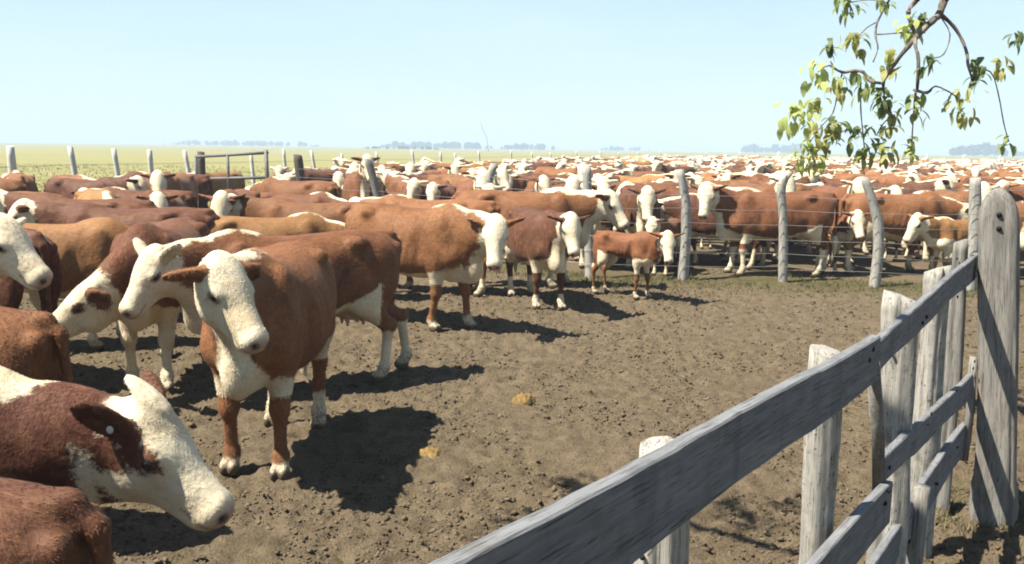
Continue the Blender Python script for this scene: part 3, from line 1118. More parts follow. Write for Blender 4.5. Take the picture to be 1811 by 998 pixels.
# ------------------------------------------------------------------ timber pieces
def post_mesh(name, h, r0, r1, bends=(), sides=12, rings=14, flat=1.0, knob=0.0, slant=0.0, rough=.06, sunk=.12, seed=0, crack=0.0):
    """a rough round post along +z; bends: list of (z fraction, dx, dy)"""
    rg = random.Random(seed)
    bz = [0.0] + [b[0] for b in bends] + ([1.0] if not bends or bends[-1][0] < 1 else [])
    bx = [0.0] + [b[1] for b in bends] + ([bends[-1][1] if bends else 0.0] if not bends or bends[-1][0] < 1 else [])
    by = [0.0] + [b[2] for b in bends] + ([bends[-1][2] if bends else 0.0] if not bends or bends[-1][0] < 1 else [])
    lob = [(rg.uniform(0, 6.28), rg.uniform(.4, 1)) for _ in range(4)]
    ck = (rg.uniform(3.3, 5.8), rg.uniform(3.3, 5.8), rg.uniform(.2, .6))
    V = []; Fc = []
    zs = [-sunk / h] + [i / rings for i in range(rings + 1)]
    for i, q in enumerate(zs):
        qq = max(q, 0)
        cx = np.interp(qq, bz, bx); cy = np.interp(qq, bz, by)
        rad = r0 + (r1 - r0) * qq
        rad *= 1 + rough * math.sin(9 * q + lob[0][0]) * .6
        if knob and q > .9: rad *= 1 + knob * (q - .9) * 10
        for j in range(sides):
            a = 6.28318 * j / sides
            rr = rad * (1 + rough * (lob[1][1] * math.sin(2 * a + lob[1][0] + q) + lob[2][1] * math.sin(3 * a + lob[2][0]) + .5 * math.sin(5 * a + lob[3][0] + 3 * q)) + rg.uniform(-.3, .3) * rough)
            rr *= 1 - crack * max(0.0, 1 - abs(((a - ck[0] - .25 * math.sin(4 * q) + 3.1416) % 6.28318) - 3.1416) / .28)
            rr *= 1 - crack * .8 * max(0.0, 1 - abs(((a - ck[1] + .3 * math.sin(3 * q) + 3.1416) % 6.28318) - 3.1416) / .25) * (q > ck[2])
            if i == len(zs) - 1: rr *= .93
            V.append((cx + rr * math.cos(a), cy + flat * rr * math.sin(a), q * h + (slant * rr * math.cos(a + lob[3][0]) if i == len(zs) - 1 else 0)))
    for i in range(len(zs) - 1):
        for j in range(sides):
            a = i * sides + j; b = i * sides + (j + 1) % sides
            Fc.append((a, b, b + sides, a + sides))
    t = len(V)
    tx = np.mean([v[0] for v in V[-sides:]]); ty = np.mean([v[1] for v in V[-sides:]]); tz = np.mean([v[2] for v in V[-sides:]])
    V.append((tx, ty, tz + r1 * .10))
    top0 = (len(zs) - 1) * sides
    for j in range(sides): Fc.append((top0 + j, top0 + (j + 1) % sides, t))
    Fc.append(tuple(reversed(range(sides))))
    me = mesh_from(name, V, Fc)
    k = len(me.polygons)
    for p in range(k - 1 - sides, k): me.polygons[p].use_smooth = False
    return me


def board(name, a, b, top_a, top_b, wa, wb, thick, mat, parent, seed=0, n=22, face=None, warp=.006, ragged=.006):
    """a plank standing on edge from plan point a to b; its own x axis runs along it"""
    rg = random.Random(seed)
    a = np.array(a, float); b = np.array(b, float)
    L = float(np.linalg.norm(b - a)); ang = math.atan2(b[1] - a[1], b[0] - a[0])
    ph = [rg.uniform(0, 6.28) for _ in range(6)]
    V = []; Fc = []
    for i in range(n + 1):
        q = i / n
        zt = top_a + (top_b - top_a) * q - top_a; w = wa + (wb - wa) * q
        zt += ragged * (math.sin(q * 5 + ph[0]) + .6 * math.sin(q * 13 + ph[1]) + rg.uniform(-.35, .35))
        zb = zt - w + ragged * (math.sin(q * 4 + ph[2]) + .7 * math.sin(q * 11 + ph[3]) + rg.uniform(-.4, .4))
        yo = warp * math.sin(q * 3 + ph[4])
        bv = .004
        x = L * q + (rg.uniform(-.004, .004) if i in (0, n) else 0)
        V += [(x, yo - thick / 2, zb + bv), (x, yo - thick / 2, zt - bv), (x, yo - thick / 2 + bv, zt), (x, yo + thick / 2 - bv, zt),
              (x, yo + thick / 2, zt - bv), (x, yo + thick / 2, zb + bv), (x, yo + thick / 2 - bv, zb), (x, yo - thick / 2 + bv, zb)]
    for i in range(n):
        for j in range(8):
            p = i * 8 + j; r = i * 8 + (j + 1) % 8
            Fc.append((p, p + 8, r + 8, r))
    Fc.append(tuple(range(8))); Fc.append(tuple(reversed(range(n * 8, n * 8 + 8))))
    me = mesh_from(name, V, Fc, smooth=False)
    me.flip_normals()
    o = link(name, me, mat, parent)
    o.location = (a[0], a[1], top_a)
    o.rotation_euler = (0, 0, ang)
    return o


def fix_normals(me):
    import bmesh
    bm = bmesh.new(); bm.from_mesh(me); bmesh.ops.recalc_face_normals(bm, faces=bm.faces); bm.to_mesh(me); bm.free()


def tube_mesh(name, pts, rad, sides=6, mat=None):
    """pts: list of 3-vectors, rad: number or list"""
    P = [np.array(p, float) for p in pts]
    n = len(P)
    rs = rad if isinstance(rad, (list, tuple)) else [rad] * n
    V = []; Fc = []
    for i in range(n):
        d = nrm(P[min(i + 1, n - 1)] - P[max(i - 1, 0)])
        ref = np.array([0, 0, 1.0]) if abs(d[2]) < .9 else np.array([1.0, 0, 0])
        u = nrm(np.cross(d, ref)); v = np.cross(d, u)
        for j in range(sides):
            a = 6.28318 * j / sides
            V.append(P[i] + rs[i] * (u * math.cos(a) + v * math.sin(a)))
    for i in range(n - 1):
        for j in range(sides):
            a = i * sides + j; b = i * sides + (j + 1) % sides
            Fc.append((a, a + sides, b + sides, b))
    Fc.append(tuple(range(sides))); Fc.append(tuple(reversed(range((n - 1) * sides, n * sides))))
    me = mesh_from(name, V, Fc)
    fix_normals(me)
    if mat: me.materials.append(mat)
    return me


# ------------------------------------------------------------------ the plank fence with its gatepost
def build_plank_fence():
    f = empty('plank_fence', (1.0, 2.6, 0))
    tag(f, 'weathered grey plank fence on rough posts ending at a thick gatepost', 'fence')
    inv = Vector((-1.0, -2.6, 0))

    def own(o):
        o.location = Vector(o.location) + inv
        return o
    A = np.array((-.62, .315)); B = np.array((1.045, 2.50)); C = np.array((1.015, 2.44)); D = np.array((2.50, 4.66))
    d1 = nrm(B - A); n1 = np.array([-d1[1], d1[0]]); d2 = nrm(D - C); n2 = np.array([-d2[1], d2[0]])
    # top rail: a near plank and the plank that carries on to the gatepost
    own(board('rail', A, B, 1.402, 1.386, .195, .135, .032, PLANK, f, 1, 30, ragged=.006))
    own(board('rail', C + n2 * .036, D + n2 * .036, 1.335, 1.385, .105, .125, .028, PLANK, f, 2, 24, ragged=.004))
    # middle rail
    own(board('rail', A + d1 * .75, np.array((1.25, 2.79)), .875, .835, .17, .15, .030, PLANK, f, 3, 24, ragged=.004))
    own(board('rail', np.array((1.235, 2.83)), D - d2 * .13, .893, .765, .100, .125, .028, PLANK, f, 4, 22, ragged=.005))
    # low rail
    own(board('rail', A + d1 * 1.0, np.array((1.62, 3.40)), .44, .50, .15, .14, .030, PLANK, f, 5, 24, ragged=.005))
    own(board('rail', np.array((1.60, 3.34)) + n2 * .034, D + d2 * .02, .50, .50, .17, .17, .030, PLANK, f, 6, 18, ragged=.006))
    # nail heads where the planks cross the posts
    nail_me = ball('nail', .0085, IRON, 8, 5, (1, .5, 1))
    for r_ in [k for k in f.children if k.name.split('.')[0] == 'rail']:
        L_ = max(v.co.x for v in r_.data.vertices)
        for px_ in (.06, L_ * .36, L_ * .39, L_ * .70, L_ - .07, L_ - .10):
            q = link('nail', nail_me, parent=r_)
            q.location = (px_, -.0175, -random.uniform(.03, .09))
    posts = [((.30, 1.665), 1.315, .050, .052, 21, POSTW, ((.5, .01, 0), (1, .0, .01))),
             ((.925, 2.485), 1.335, .050, .045, 22, POSTW, ((.5, -.012, 0), (1, -.02, .0))),
             ((1.47, 3.275), 1.37, .070, .062, 23, POSTW, ((.4, .01, .0), (1, -.01, .01))),
             ((1.985, 4.055), 1.375, .060, .052, 24, POSTW, ((.5, -.015, .0), (1, -.025, .0))),
             ((2.335, 4.575), 1.455, .052, .040, 25, POSTG, ((.5, .01, .0), (1, -.012, .0)))]
    for (x, y), h, r0, r1, sd, mt, bd in posts:
        o = link('post', post_mesh('post', h, r0, r1, bd, 36, 26, .88, 0, .35, .10, .15, sd, .30), mt, f)
        o.location = Vector((x, y, 0)) + inv
        for k in range(2):                                          # nail heads on the sunny side
            nm = ball('nail', .006, IRON, 8, 5)
            q = link('nail', nm, parent=o)
            q.location = (-r1 * .75 + bd[-1][1] * .8, -r1 * .72, h - .09 - .11 * k)
    # lath between the top and the middle rail
    o = link('batten', tube_mesh('batten', [(0, 0, 0), (-.06, -.09, .24), (-.155, -.24, .50)], [.024, .022, .020], 7), POSTG, f)
    o.location = Vector((1.225, 2.80, .79)) + inv
    o = link('batten', tube_mesh('batten', [(0, 0, 0), (.01, .0, .30), (.0, 0, .56)], [.022, .022, .018], 6), POSTG, f)
    o.location = Vector((2.40, 4.50, .30)) + inv
    o = link('batten', tube_mesh('batten', [(0, 0, -.1), (.01, .0, .30), (.02, 0, .56)], [.040, .040, .034], 7), POSTG, f)
    o.location = Vector((1.66, 3.45, .0)) + inv
    # gatepost: a hewn slab with an arched head
    W, T, Hh = .094, .072, 1.735
    V = []; Fc = []
    rg = random.Random(5)
    rings = [(-.15, 1.18), (0, 1.16), (.06, 1.20), (.11, 1.12), (.16, 1.14), (.22, 1.06), (.33, 1.02), (.45, 1.0), (.6, .98), (.75, .985), (.9, .99), (1.05, 1.0), (1.2, 1.015), (1.3, 1.01), (1.42, .995), (1.5, 1.0), (1.58, .98), (1.63, .90), (1.67, .77), (1.70, .58), (1.72, .38), (1.735, .15)]
    ns = 56
    for i, (z, s) in enumerate(rings):
        for j in range(ns):
            a = 6.28318 * j / ns
            ca, sa = math.cos(a), math.sin(a)
            e = .55
            cx = math.copysign(abs(ca) ** e, ca); cy = math.copysign(abs(sa) ** e, sa)
            nn = 1 + .02 * math.sin(5 * z + 3 * a) + rg.uniform(-.012, .012) + (.05 * math.sin(7 * a) if z < .2 else 0)
            for (ca_, wd_, zz0, zz1) in ((4.15, .09, .1, 1.2), (4.75, .07, .35, 1.62), (5.3, .10, -.2, .95), (5.75, .07, .6, 1.5)):
                if zz0 < z < zz1: nn *= 1 - .13 * max(0, 1 - abs(a - ca_ - .07 * math.sin(5 * z)) / wd_)
            V.append((W * s * cx * nn + .012 * math.sin(2 * z), T * (s * .5 + .5) * cy * nn, z))
    for i in range(len(rings) - 1):
        for j in range(ns):
            a = i * ns + j; b = i * ns + (j + 1) % ns
            Fc.append((a, b, b + ns, a + ns))
    Fc.append(tuple(range((len(rings) - 1) * ns, len(rings) * ns)))
    Fc.append(tuple(reversed(range(ns))))
    g = link('gatepost', mesh_from('gatepost', V, Fc), POSTG, f)
    g.location = Vector((2.56, 4.46, 0)) + inv
    g.rotation_euler = (R(0), R(-3.8), R(-29))
    g['label'] = 'thick hewn gatepost with an arched top and two black bolt holes'
    for z in (1.605, 1.535):
        hm = tube_mesh('bolt_hole', [(0, -.002, 0), (0, .03, 0)], .013, 12, IRON)
        k = link('bolt_hole', hm, parent=g)
        k.location = (.004, -T - .002, z)
    # rust mark of an old staple on the near plank
    me = ball('staple', .012, RUST, 10, 6, (1.0, .25, 2.2))
    q = link('staple', me, parent=f)
    p = A + d1 * 1.62 - n1 * .019
    q.location = Vector((p[0], p[1], 1.285)) + inv
    q.rotation_euler = (0, 0, math.atan2(d1[1], d1[0]))
    me = ball('staple', .008, IRON, 10, 6, (1.0, .25, 2.0))
    q = link('staple', me, parent=f)
    p = A + d1 * 1.25 - n1 * .019
    q.location = Vector((p[0], p[1], 1.27)) + inv
    q.rotation_euler = (0, 0, math.atan2(d1[1], d1[0]))


build_plank_fence()


# ------------------------------------------------------------------ wire fence between the yard and the herd
def wires(parent, line, heights, inv, sag=.012, rad=.0032):
    for zi, z in enumerate(heights):
        pts = []
        for i, (x, y) in enumerate(line):
            pts.append((x, y, z + .012 * math.sin(i * 2.1 + zi)))
            if i < len(line) - 1:
                x2, y2 = line[i + 1]
                pts.append(((x + x2) / 2, (y + y2) / 2, z - sag * (1 + .5 * math.sin(i + zi))))
        o = link('wire', tube_mesh('wire', pts, rad, 4, WIRE), parent=parent)
        o.location = inv


def build_wire_fence():
    o0 = Vector((2.5, 13.05, 0)); inv = -o0
    f = empty('wire_fence', o0)
    tag(f, 'wire fence on crooked grey posts between the yard and the packed herd', 'fence')
    posts = [((6.50, 12.45), 1.57, .085, .075, ((.5, .0, 0), (1, -.06, 0)), POSTP, 0),
             ((5.21, 12.60), 1.56, .085, .070, ((.35, .02, 0), (.6, -.02, 0), (.8, -.13, 0), (1, -.26, 0)), POSTP, 0),
             ((4.01, 13.00), 1.60, .070, .062, ((.3, -.02, 0), (.6, -.05, 0), (.85, -.11, 0), (.94, -.07, 0), (1, .0, 0)), POSTP, .1),
             ((2.54, 13.05), 1.62, .085, .062, ((.4, .02, 0), (.7, .0, 0), (.9, -.07, 0), (1, -.11, 0)), POSTP, 0),
             ((1.17, 13.10), 1.64, .078, .070, ((.5, -.05, 0), (1, -.10, 0)), POSTP, 0),
             ((-.45, 14.6), 1.64, .078, .070, ((.6, .0, 0), (.85, .06, 0), (1, .14, 0)), POSTP, 0),
             ((-2.38, 16.6), 1.66, .080, .070, ((.5, -.12, 0), (.8, -.24, 0), (1, -.33, 0)), POSTG, 0),
             ((-4.39, 18.4), 1.70, .105, .090, ((.6, .02, 0), (1, -.05, 0)), POSTD, 0),
             ((8.1, 12.35), 1.55, .08, .07, ((1, .04, 0),), POSTP, 0), ((9.7, 12.25), 1.58, .08, .07, ((1, -.06, 0),), POSTP, 0)]
    for i, ((x, y), h, r0, r1, bd, mt, kn) in enumerate(posts):
        o = link('post', post_mesh('post', h, r0, r1, bd, 10, 16, 1, kn, .15, .06, .15, 60 + i), mt, f)
        o.location = Vector((x, y, 0)) + inv
    line = [(9.7, 12.17), (8.1, 12.27), (6.47, 12.36), (5.16, 12.50), (3.96, 12.91), (2.50, 12.96), (1.12, 13.01), (-.44, 14.5), (-2.45, 16.5), (-4.40, 18.3), (-5.3, 19.4)]
    wires(f, line, (.22, .42, .63, .85, 1.06, 1.26, 1.42), inv)


build_wire_fence()


def build_back_fence():
    o0 = Vector((-9.35, 21.2, 0)); inv = -o0
    f = empty('pasture_fence', o0)
    tag(f, 'long fence of pale slender posts receding along the pasture edge', 'fence')
    hts = {18.2: 1.80, 20.0: 1.80, 21.2: 1.76, 22.3: 1.74, 23.6: 1.72}
    for i, (x, y) in enumerate(BACK):
        if y < 13: continue
        h = hts.get(float(y), 1.70 + .08 * math.sin(i * 1.7))
        lean = -.10 - .08 * math.sin(i * 2.3)
        r = .095 if y < 19 else (.072 if y < 25 else .062)
        sd = 10 if y < 40 else 7
        o = link('post', post_mesh('post', h, r, r * .85, ((.5, lean * .25, 0), (1, lean, 0)), sd, 8, 1, 0, .15, .05, .1, 90 + i), POSTB, f)
        o.location = Vector((x, y, 0)) + inv
    # the line goes on across the back of the herd
    pr = []
    for i in range(17):
        x = 30 + i * 5.2; y = 119 + i * .5
        pr.append((x, y))
        o = link('post', post_mesh('post', 1.75 + .1 * math.sin(i * 2.9), .085, .075, ((1, .08 * math.sin(i * 1.3), 0),), 7, 4, 1, 0, .1, .04, .1, 130 + i), POSTB, f)
        o.location = Vector((x, y, 0)) + inv
    line = [tuple(p) for p in BACK if p[1] > 13] + pr
    wires(f, line, (.5, .8, 1.1, 1.4), inv, .01, .005)


build_back_fence()


# ------------------------------------------------------------------ pipe gate
def build_gate():
    o0 = Vector((-6.3, 19.9, 0))
    g = empty('pipe_gate', o0)
    tag(g, 'brown pipe gate with two open panels standing ajar behind the cattle', 'gate')
    a = np.array((-7.18, 20.20)); b = np.array((-5.38, 19.60))
    za, zb = 1.55, 1.70

    def pt(q, z): p = a + (b - a) * q; return (p[0] - o0.x, p[1] - o0.y, z + .06)
    for nm, p0, p1, r in (('top_rail', pt(0, za), pt(1, zb - .03), .034), ('middle_rail', pt(0, 1.05), pt(1, 1.13), .034), ('bottom_rail', pt(0, .55), pt(1, .74), .030),
                          ('upright', pt(0, .45), pt(0, za + .03), .034), ('upright', pt(.45, .62), pt(.45, za + .07), .034), ('end_upright', pt(.985, .55), pt(.975, zb + .03), .045)):
        mid = tuple((np.array(p0) + np.array(p1)) / 2)
        link(nm, tube_mesh(nm, [p0, mid, p1], r, 8, PIPE), parent=g)
    p = post_mesh('hinge_post', 1.72, .10, .085, ((1, .02, 0),), 10, 8, 1, 0, .1, .06, .1, 201)
    o = link('gate_post', p, POSTD)
    o.location = (-7.20, 20.55, 0)
    tag(o, 'dark upright post that the pipe gate hangs from', 'post')


build_gate()

# ------------------------------------------------------------------ the tree over the corner of the yard
def leaf_material(name, a, b):
    t = NT(name)
    co = t.coord('Object')
    c = t.mix(t.rng(t.noise(co, 25, 3), .35, .65), a, b)
    t.done(c, .5, None, .35)
    tr = t.node('ShaderNodeBsdfTranslucent')
    hs_ = t.node('ShaderNodeHueSaturation'); hs_.inputs['Value'].default_value = REFL
    t.l.new(c, hs_.inputs['Color']); t.l.new(hs_.outputs['Color'], tr.inputs['Color'])
    mx = t.node('ShaderNodeMixShader')
    mx.inputs[0].default_value = .55
    out = t.n['Material Output']
    t.l.new(t.b.outputs[0], mx.inputs[1]); t.l.new(tr.outputs[0], mx.inputs[2]); t.l.new(mx.outputs[0], out.inputs['Surface'])
    return t.m


LEAF = {-1: leaf_material('leaf_dark', (0.16, 0.23, 0.09), (0.26, 0.32, 0.13)), 0: leaf_material('leaf_green', (0.26, 0.36, 0.11), (0.42, 0.46, 0.17)),
        1: leaf_material('leaf_olive', (0.38, 0.43, 0.13), (0.56, 0.53, 0.20)), 2: leaf_material('leaf_bright', (0.48, 0.60, 0.18), (0.66, 0.70, 0.28))}
_t = NT('bark')
_co = _t.coord('Object')
_n = _t.noise(_t.mapping(_co, (30, 30, 8)), 1.0, 5, .65)
BARK = _t.done(_t.mix(_t.rng(_n, .35, .68), (0.085, 0.070, 0.060), (0.27, 0.23, 0.195)), .9, _t.bump(_n, .6, .01), .1)
BRANCHES = [
    [(2.77, 5.95, 2.88, 0.0268), (2.73, 5.91, 2.79, 0.0249), (2.67, 5.87, 2.74, 0.0211), (2.56, 5.82, 2.64, 0.0172), (2.47, 5.81, 2.53, 0.0144), (2.43, 5.85, 2.45, 0.0125), (2.41, 5.92, 2.37, 0.0115), (2.42, 5.95, 2.33, 0.0096)],
    [(2.41, 5.94, 2.35, 0.0096), (2.36, 6.02, 2.37, 0.0115), (2.32, 6.05, 2.43, 0.0115), (2.26, 6.08, 2.44, 0.0134), (2.19, 6.08, 2.43, 0.0096), (2.09, 6.04, 2.47, 0.0057)],
    [(2.59, 5.94, 2.88, 0.0172), (2.55, 5.96, 2.81, 0.0153), (2.55, 5.89, 2.71, 0.0134), (2.55, 5.83, 2.65, 0.0134), (2.53, 5.77, 2.57, 0.0115), (2.53, 5.71, 2.48, 0.0115), (2.55, 5.74, 2.30, 0.0096)],
    [(2.53, 5.75, 2.30, 0.0096), (2.61, 5.73, 2.28, 0.0115), (2.65, 5.71, 2.32, 0.0048), (2.78, 5.79, 2.29, 0.0038)],
    [(2.55, 5.76, 2.28, 0.0077), (2.62, 5.92, 2.10, 0.0048), (2.64, 5.96, 1.96, 0.0038)],
    [(2.74, 5.92, 2.79, 0.0134), (2.84, 5.94, 2.72, 0.0115), (2.90, 5.93, 2.63, 0.0105), (2.92, 5.89, 2.54, 0.0096), (2.93, 5.88, 2.46, 0.0086), (2.99, 5.92, 2.37, 0.0057)],
    [(2.93, 5.88, 2.46, 0.0057), (3.15, 6.02, 2.44, 0.0038), (3.27, 6.12, 2.30, 0.0031), (3.41, 6.28, 2.12, 0.0029), (3.48, 6.32, 1.99, 0.0029)],
    [(2.48, 6.12, 2.89, 0.0057), (2.43, 6.15, 2.77, 0.0077), (2.40, 6.09, 2.67, 0.0077), (2.39, 6.01, 2.58, 0.0048), (2.36, 6.00, 2.49, 0.0038)],
    [(2.40, 6.10, 2.68, 0.0057), (2.51, 5.89, 2.67, 0.0048), (2.54, 5.88, 2.69, 0.0038)],
    [(2.42, 5.95, 2.33, 0.0077), (2.46, 6.00, 2.24, 0.0057), (2.52, 6.02, 2.15, 0.0057), (2.55, 6.10, 2.02, 0.0048)],
    [(2.31, 6.06, 2.39, 0.0048), (2.37, 6.18, 2.20, 0.0048), (2.42, 6.26, 2.08, 0.0038), (2.45, 6.27, 1.93, 0.0029)],
    [(2.19, 6.08, 2.42, 0.0048), (2.18, 6.11, 2.31, 0.0038), (2.19, 6.20, 2.17, 0.0038), (2.11, 6.20, 2.07, 0.0038), (2.01, 6.13, 1.95, 0.0029)],
    [(2.74, 5.91, 2.77, 0.0038), (2.79, 5.87, 2.66, 0.0029), (2.70, 5.74, 2.52, 0.0029), (2.61, 5.70, 2.49, 0.0029)],
    [(2.78, 5.79, 2.29, 0.0038), (2.87, 5.87, 2.26, 0.0029), (2.92, 5.92, 2.22, 0.0029)],
    [(2.43, 6.15, 2.77, 0.0038), (2.37, 6.19, 2.73, 0.0038), (2.30, 6.17, 2.65, 0.0029)],
    [(2.48, 6.12, 2.89, 0.0038), (2.40, 6.26, 2.93, 0.0038), (2.30, 6.32, 2.92, 0.0038)],
    [(2.09, 6.04, 2.47, 0.0048), (2.03, 6.00, 2.45, 0.0038), (1.99, 5.96, 2.42, 0.0029)],
    [(2.52, 6.02, 2.15, 0.0038), (2.51, 6.14, 2.09, 0.0038), (2.50, 6.20, 2.02, 0.0029)],
]
CLUSTERS = [(2.29, 6.31, 2.89, 0.17, 0.15, 0),
            (2.29, 6.14, 2.61, 0.15, 0.19, 1),
            (2.11, 6.10, 2.60, 0.08, 0.11, -1),
            (2.52, 5.90, 2.69, 0.08, 0.14, 2),
            (2.61, 5.88, 2.75, 0.08, 0.09, -1),
            (2.42, 5.87, 2.47, 0.12, 0.17, 1),
            (2.59, 5.69, 2.46, 0.08, 0.12, -1),
            (1.99, 5.96, 2.41, 0.16, 0.20, 2),
            (2.20, 6.11, 2.32, 0.16, 0.19, 1),
            (2.33, 6.07, 2.36, 0.11, 0.15, 0),
            (2.43, 6.01, 2.27, 0.11, 0.15, -1),
            (2.48, 6.01, 2.20, 0.11, 0.14, 0),
            (2.59, 5.84, 2.19, 0.14, 0.17, 0),
            (2.92, 5.92, 2.21, 0.17, 0.23, 1),
            (3.03, 5.95, 2.43, 0.16, 0.19, -1),
            (3.23, 6.07, 2.49, 0.08, 0.11, 1),
            (3.40, 6.16, 2.67, 0.08, 0.12, -1),
            (1.91, 6.01, 2.11, 0.23, 0.23, 2),
            (2.14, 6.23, 1.99, 0.23, 0.25, 1),
            (2.23, 6.28, 2.03, 0.11, 0.23, -1),
            (1.98, 6.09, 1.88, 0.15, 0.21, 2),
            (2.39, 6.31, 2.00, 0.11, 0.17, -1),
            (2.50, 6.21, 1.99, 0.14, 0.19, 0),
            (2.55, 6.11, 1.90, 0.11, 0.15, 1),
            (2.45, 6.26, 1.88, 0.10, 0.11, 0),
            (2.64, 5.96, 1.93, 0.06, 0.14, 2),
            (3.48, 6.32, 1.99, 0.06, 0.11, 0),
            (2.53, 6.05, 2.11, 0.07, 0.15, 1),
            (2.03, 6.06, 2.22, 0.08, 0.09, 1),
            (2.46, 6.17, 2.89, 0.09, 0.08, 0),
            (1.82, 5.93, 2.13, 0.11, 0.14, 2),
            (2.06, 6.12, 1.82, 0.10, 0.13, 2)]


def leaf_cluster(name, w, h, seed):
    """drooping lance-shaped leaves hanging from one point at the top"""
    rg = random.Random(seed)
    V = []; Fc = []
    n = int(8 + 260 * w * h * 1.5)
    for k in range(n):
        az = rg.uniform(0, 6.283)
        ln = rg.uniform(.070, .110)
        wd = ln * rg.uniform(.36, .52)
        ox = rg.gauss(0, w * .24); oy = rg.gauss(0, w * .24); oz = rg.uniform(-.30, .5) * h
        out = np.array([math.cos(az), math.sin(az), 0.0])
        sde = np.array([-math.sin(az), math.cos(az), 0.0])
        el = rg.uniform(-1.3, .15)
        p = np.array([ox, oy, oz]); i0 = len(V)
        segs = 4
        for s in range(segs + 1):
            q = s / segs
            e = el - .9 * q
            ww = wd * math.sin(math.pi * min(.97, .08 + q * .92)) ** .8
            V.append(p - sde * ww * .5 + np.array([0, 0, .15 * ww])); V.append(p + sde * ww * .5 + np.array([0, 0, .15 * ww]))
            p = p + (out * math.cos(e) + np.array([0, 0, 1.0]) * math.sin(e)) * ln / segs
        for s in range(segs):
            a = i0 + 2 * s
            Fc.append((a, a + 1, a + 3, a + 2))
    # short petiole stalk
    return mesh_from(name, np.array(V), np.array(Fc))


def build_tree():
    o0 = Vector((2.3, -2.6, 0)); inv = -o0
    t = empty('shade_tree', o0)
    tag(t, 'tree with sparse drooping leaf bunches hanging over the plank fence corner', 'tree')

    def tube(nm, pts, rads, sides=8):
        P = np.array(pts, float); q = np.linspace(0, len(P) - 1, (len(P) - 1) * 3 + 1)
        k = np.arange(len(P))
        if len(P) > 2:                                             # Catmull-Rom through the points
            out = []; rr = []
            for u in q:
                i = min(int(u), len(P) - 2); f = u - i
                p0, p1, p2, p3 = P[max(i - 1, 0)], P[i], P[i + 1], P[min(i + 2, len(P) - 1)]
                out.append(.5 * ((2 * p1) + (-p0 + p2) * f + (2 * p0 - 5 * p1 + 4 * p2 - p3) * f * f + (-p0 + 3 * p1 - 3 * p2 + p3) * f ** 3))
                rr.append(float(np.interp(u, k, rads)) * (1 + .10 * math.sin(u * 7)))
        else:
            out = list(P); rr = list(rads)
        o = link(nm, tube_mesh(nm, out, rr, sides, BARK), parent=t)
        o.location = inv
        return o
    tube('trunk', [(2.3, -2.6, -.2), (2.28, -2.58, .4), (2.2, -2.5, 1.6), (2.3, -2.35, 2.8), (2.25, -2.2, 3.6)], [.34, .27, .23, .22, .19], 14)
    tube('limb', [(2.27, -2.3, 3.3), (2.5, -.6, 4.6), (2.8, 2.2, 5.0), (2.95, 4.4, 4.2), (2.85, 5.55, 3.3), (2.77, 5.95, 2.88)], [.15, .11, .08, .055, .036, .028], 10)
    tube('limb', [(2.27, -2.3, 3.2), (1.2, -1.2, 4.7), (.1, .9, 5.0), (-.9, 2.6, 4.5), (-1.5, 3.6, 3.8)], [.14, .10, .07, .045, .02], 9)
    tube('limb', [(2.25, -2.2, 3.4), (3.4, -2.4, 5.0), (4.9, -1.8, 6.1)], [.15, .10, .05], 9)
    tube('limb', [(2.25, -2.3, 3.4), (1.7, -3.4, 5.2), (1.0, -4.6, 6.3)], [.14, .09, .05], 9)
    tube('branch', [(2.95, 4.4, 4.2), (2.75, 5.3, 3.5), (2.59, 5.94, 2.88)], [.03, .022, .017])
    tube('branch', [(2.9, 4.9, 3.8), (2.55, 5.6, 3.3), (2.42, 5.99, 2.86)], [.014, .010, .006])
    for br in BRANCHES:
        tube('branch', [b[:3] for b in br], [max(b[3], .0042) for b in br], 6)
    for i, (x, y, z, w, h, tn) in enumerate(CLUSTERS):
        o = link('leaf_cluster', leaf_cluster('leaf_cluster', w * 1.15, h * 1.1, 300 + i), LEAF[tn], t)
        o['kind'] = 'stuff'
        o.location = Vector((x, y, z)) + inv
    shared = [leaf_cluster('leaf_cluster', .5, .4, 400 + i) for i in range(3)]
    for i, m in enumerate(shared): m.materials.append(LEAF[(0, 1, -1)[i]])
    spots = []
    for i in range(13):
        spots.append((-1.55 + random.gauss(0, .42), 3.62 + random.gauss(0, .30), 3.75 + random.gauss(0, .18)))
    for c in ((4.9, -1.8, 6.2), (1.0, -4.6, 6.4), (2.4, -2.3, 6.2), (3.2, -.8, 6.0)):
        for i in range(16):
            spots.append((c[0] + random.gauss(0, .8), c[1] + random.gauss(0, .8), c[2] + random.gauss(0, .5)))
    for i, p in enumerate(spots):
        o = link('leaf_cluster', shared[i % 3], parent=t)
        o['kind'] = 'stuff'
        o.location = Vector(p) + inv
        o.rotation_euler = (0, 0, random.uniform(0, 6.28))
        if i < 13: o.scale = (.6, .6, .6)
    for c in ((4.9, -1.8, 6.2), (1.0, -4.6, 6.4)):
        pass


build_tree()


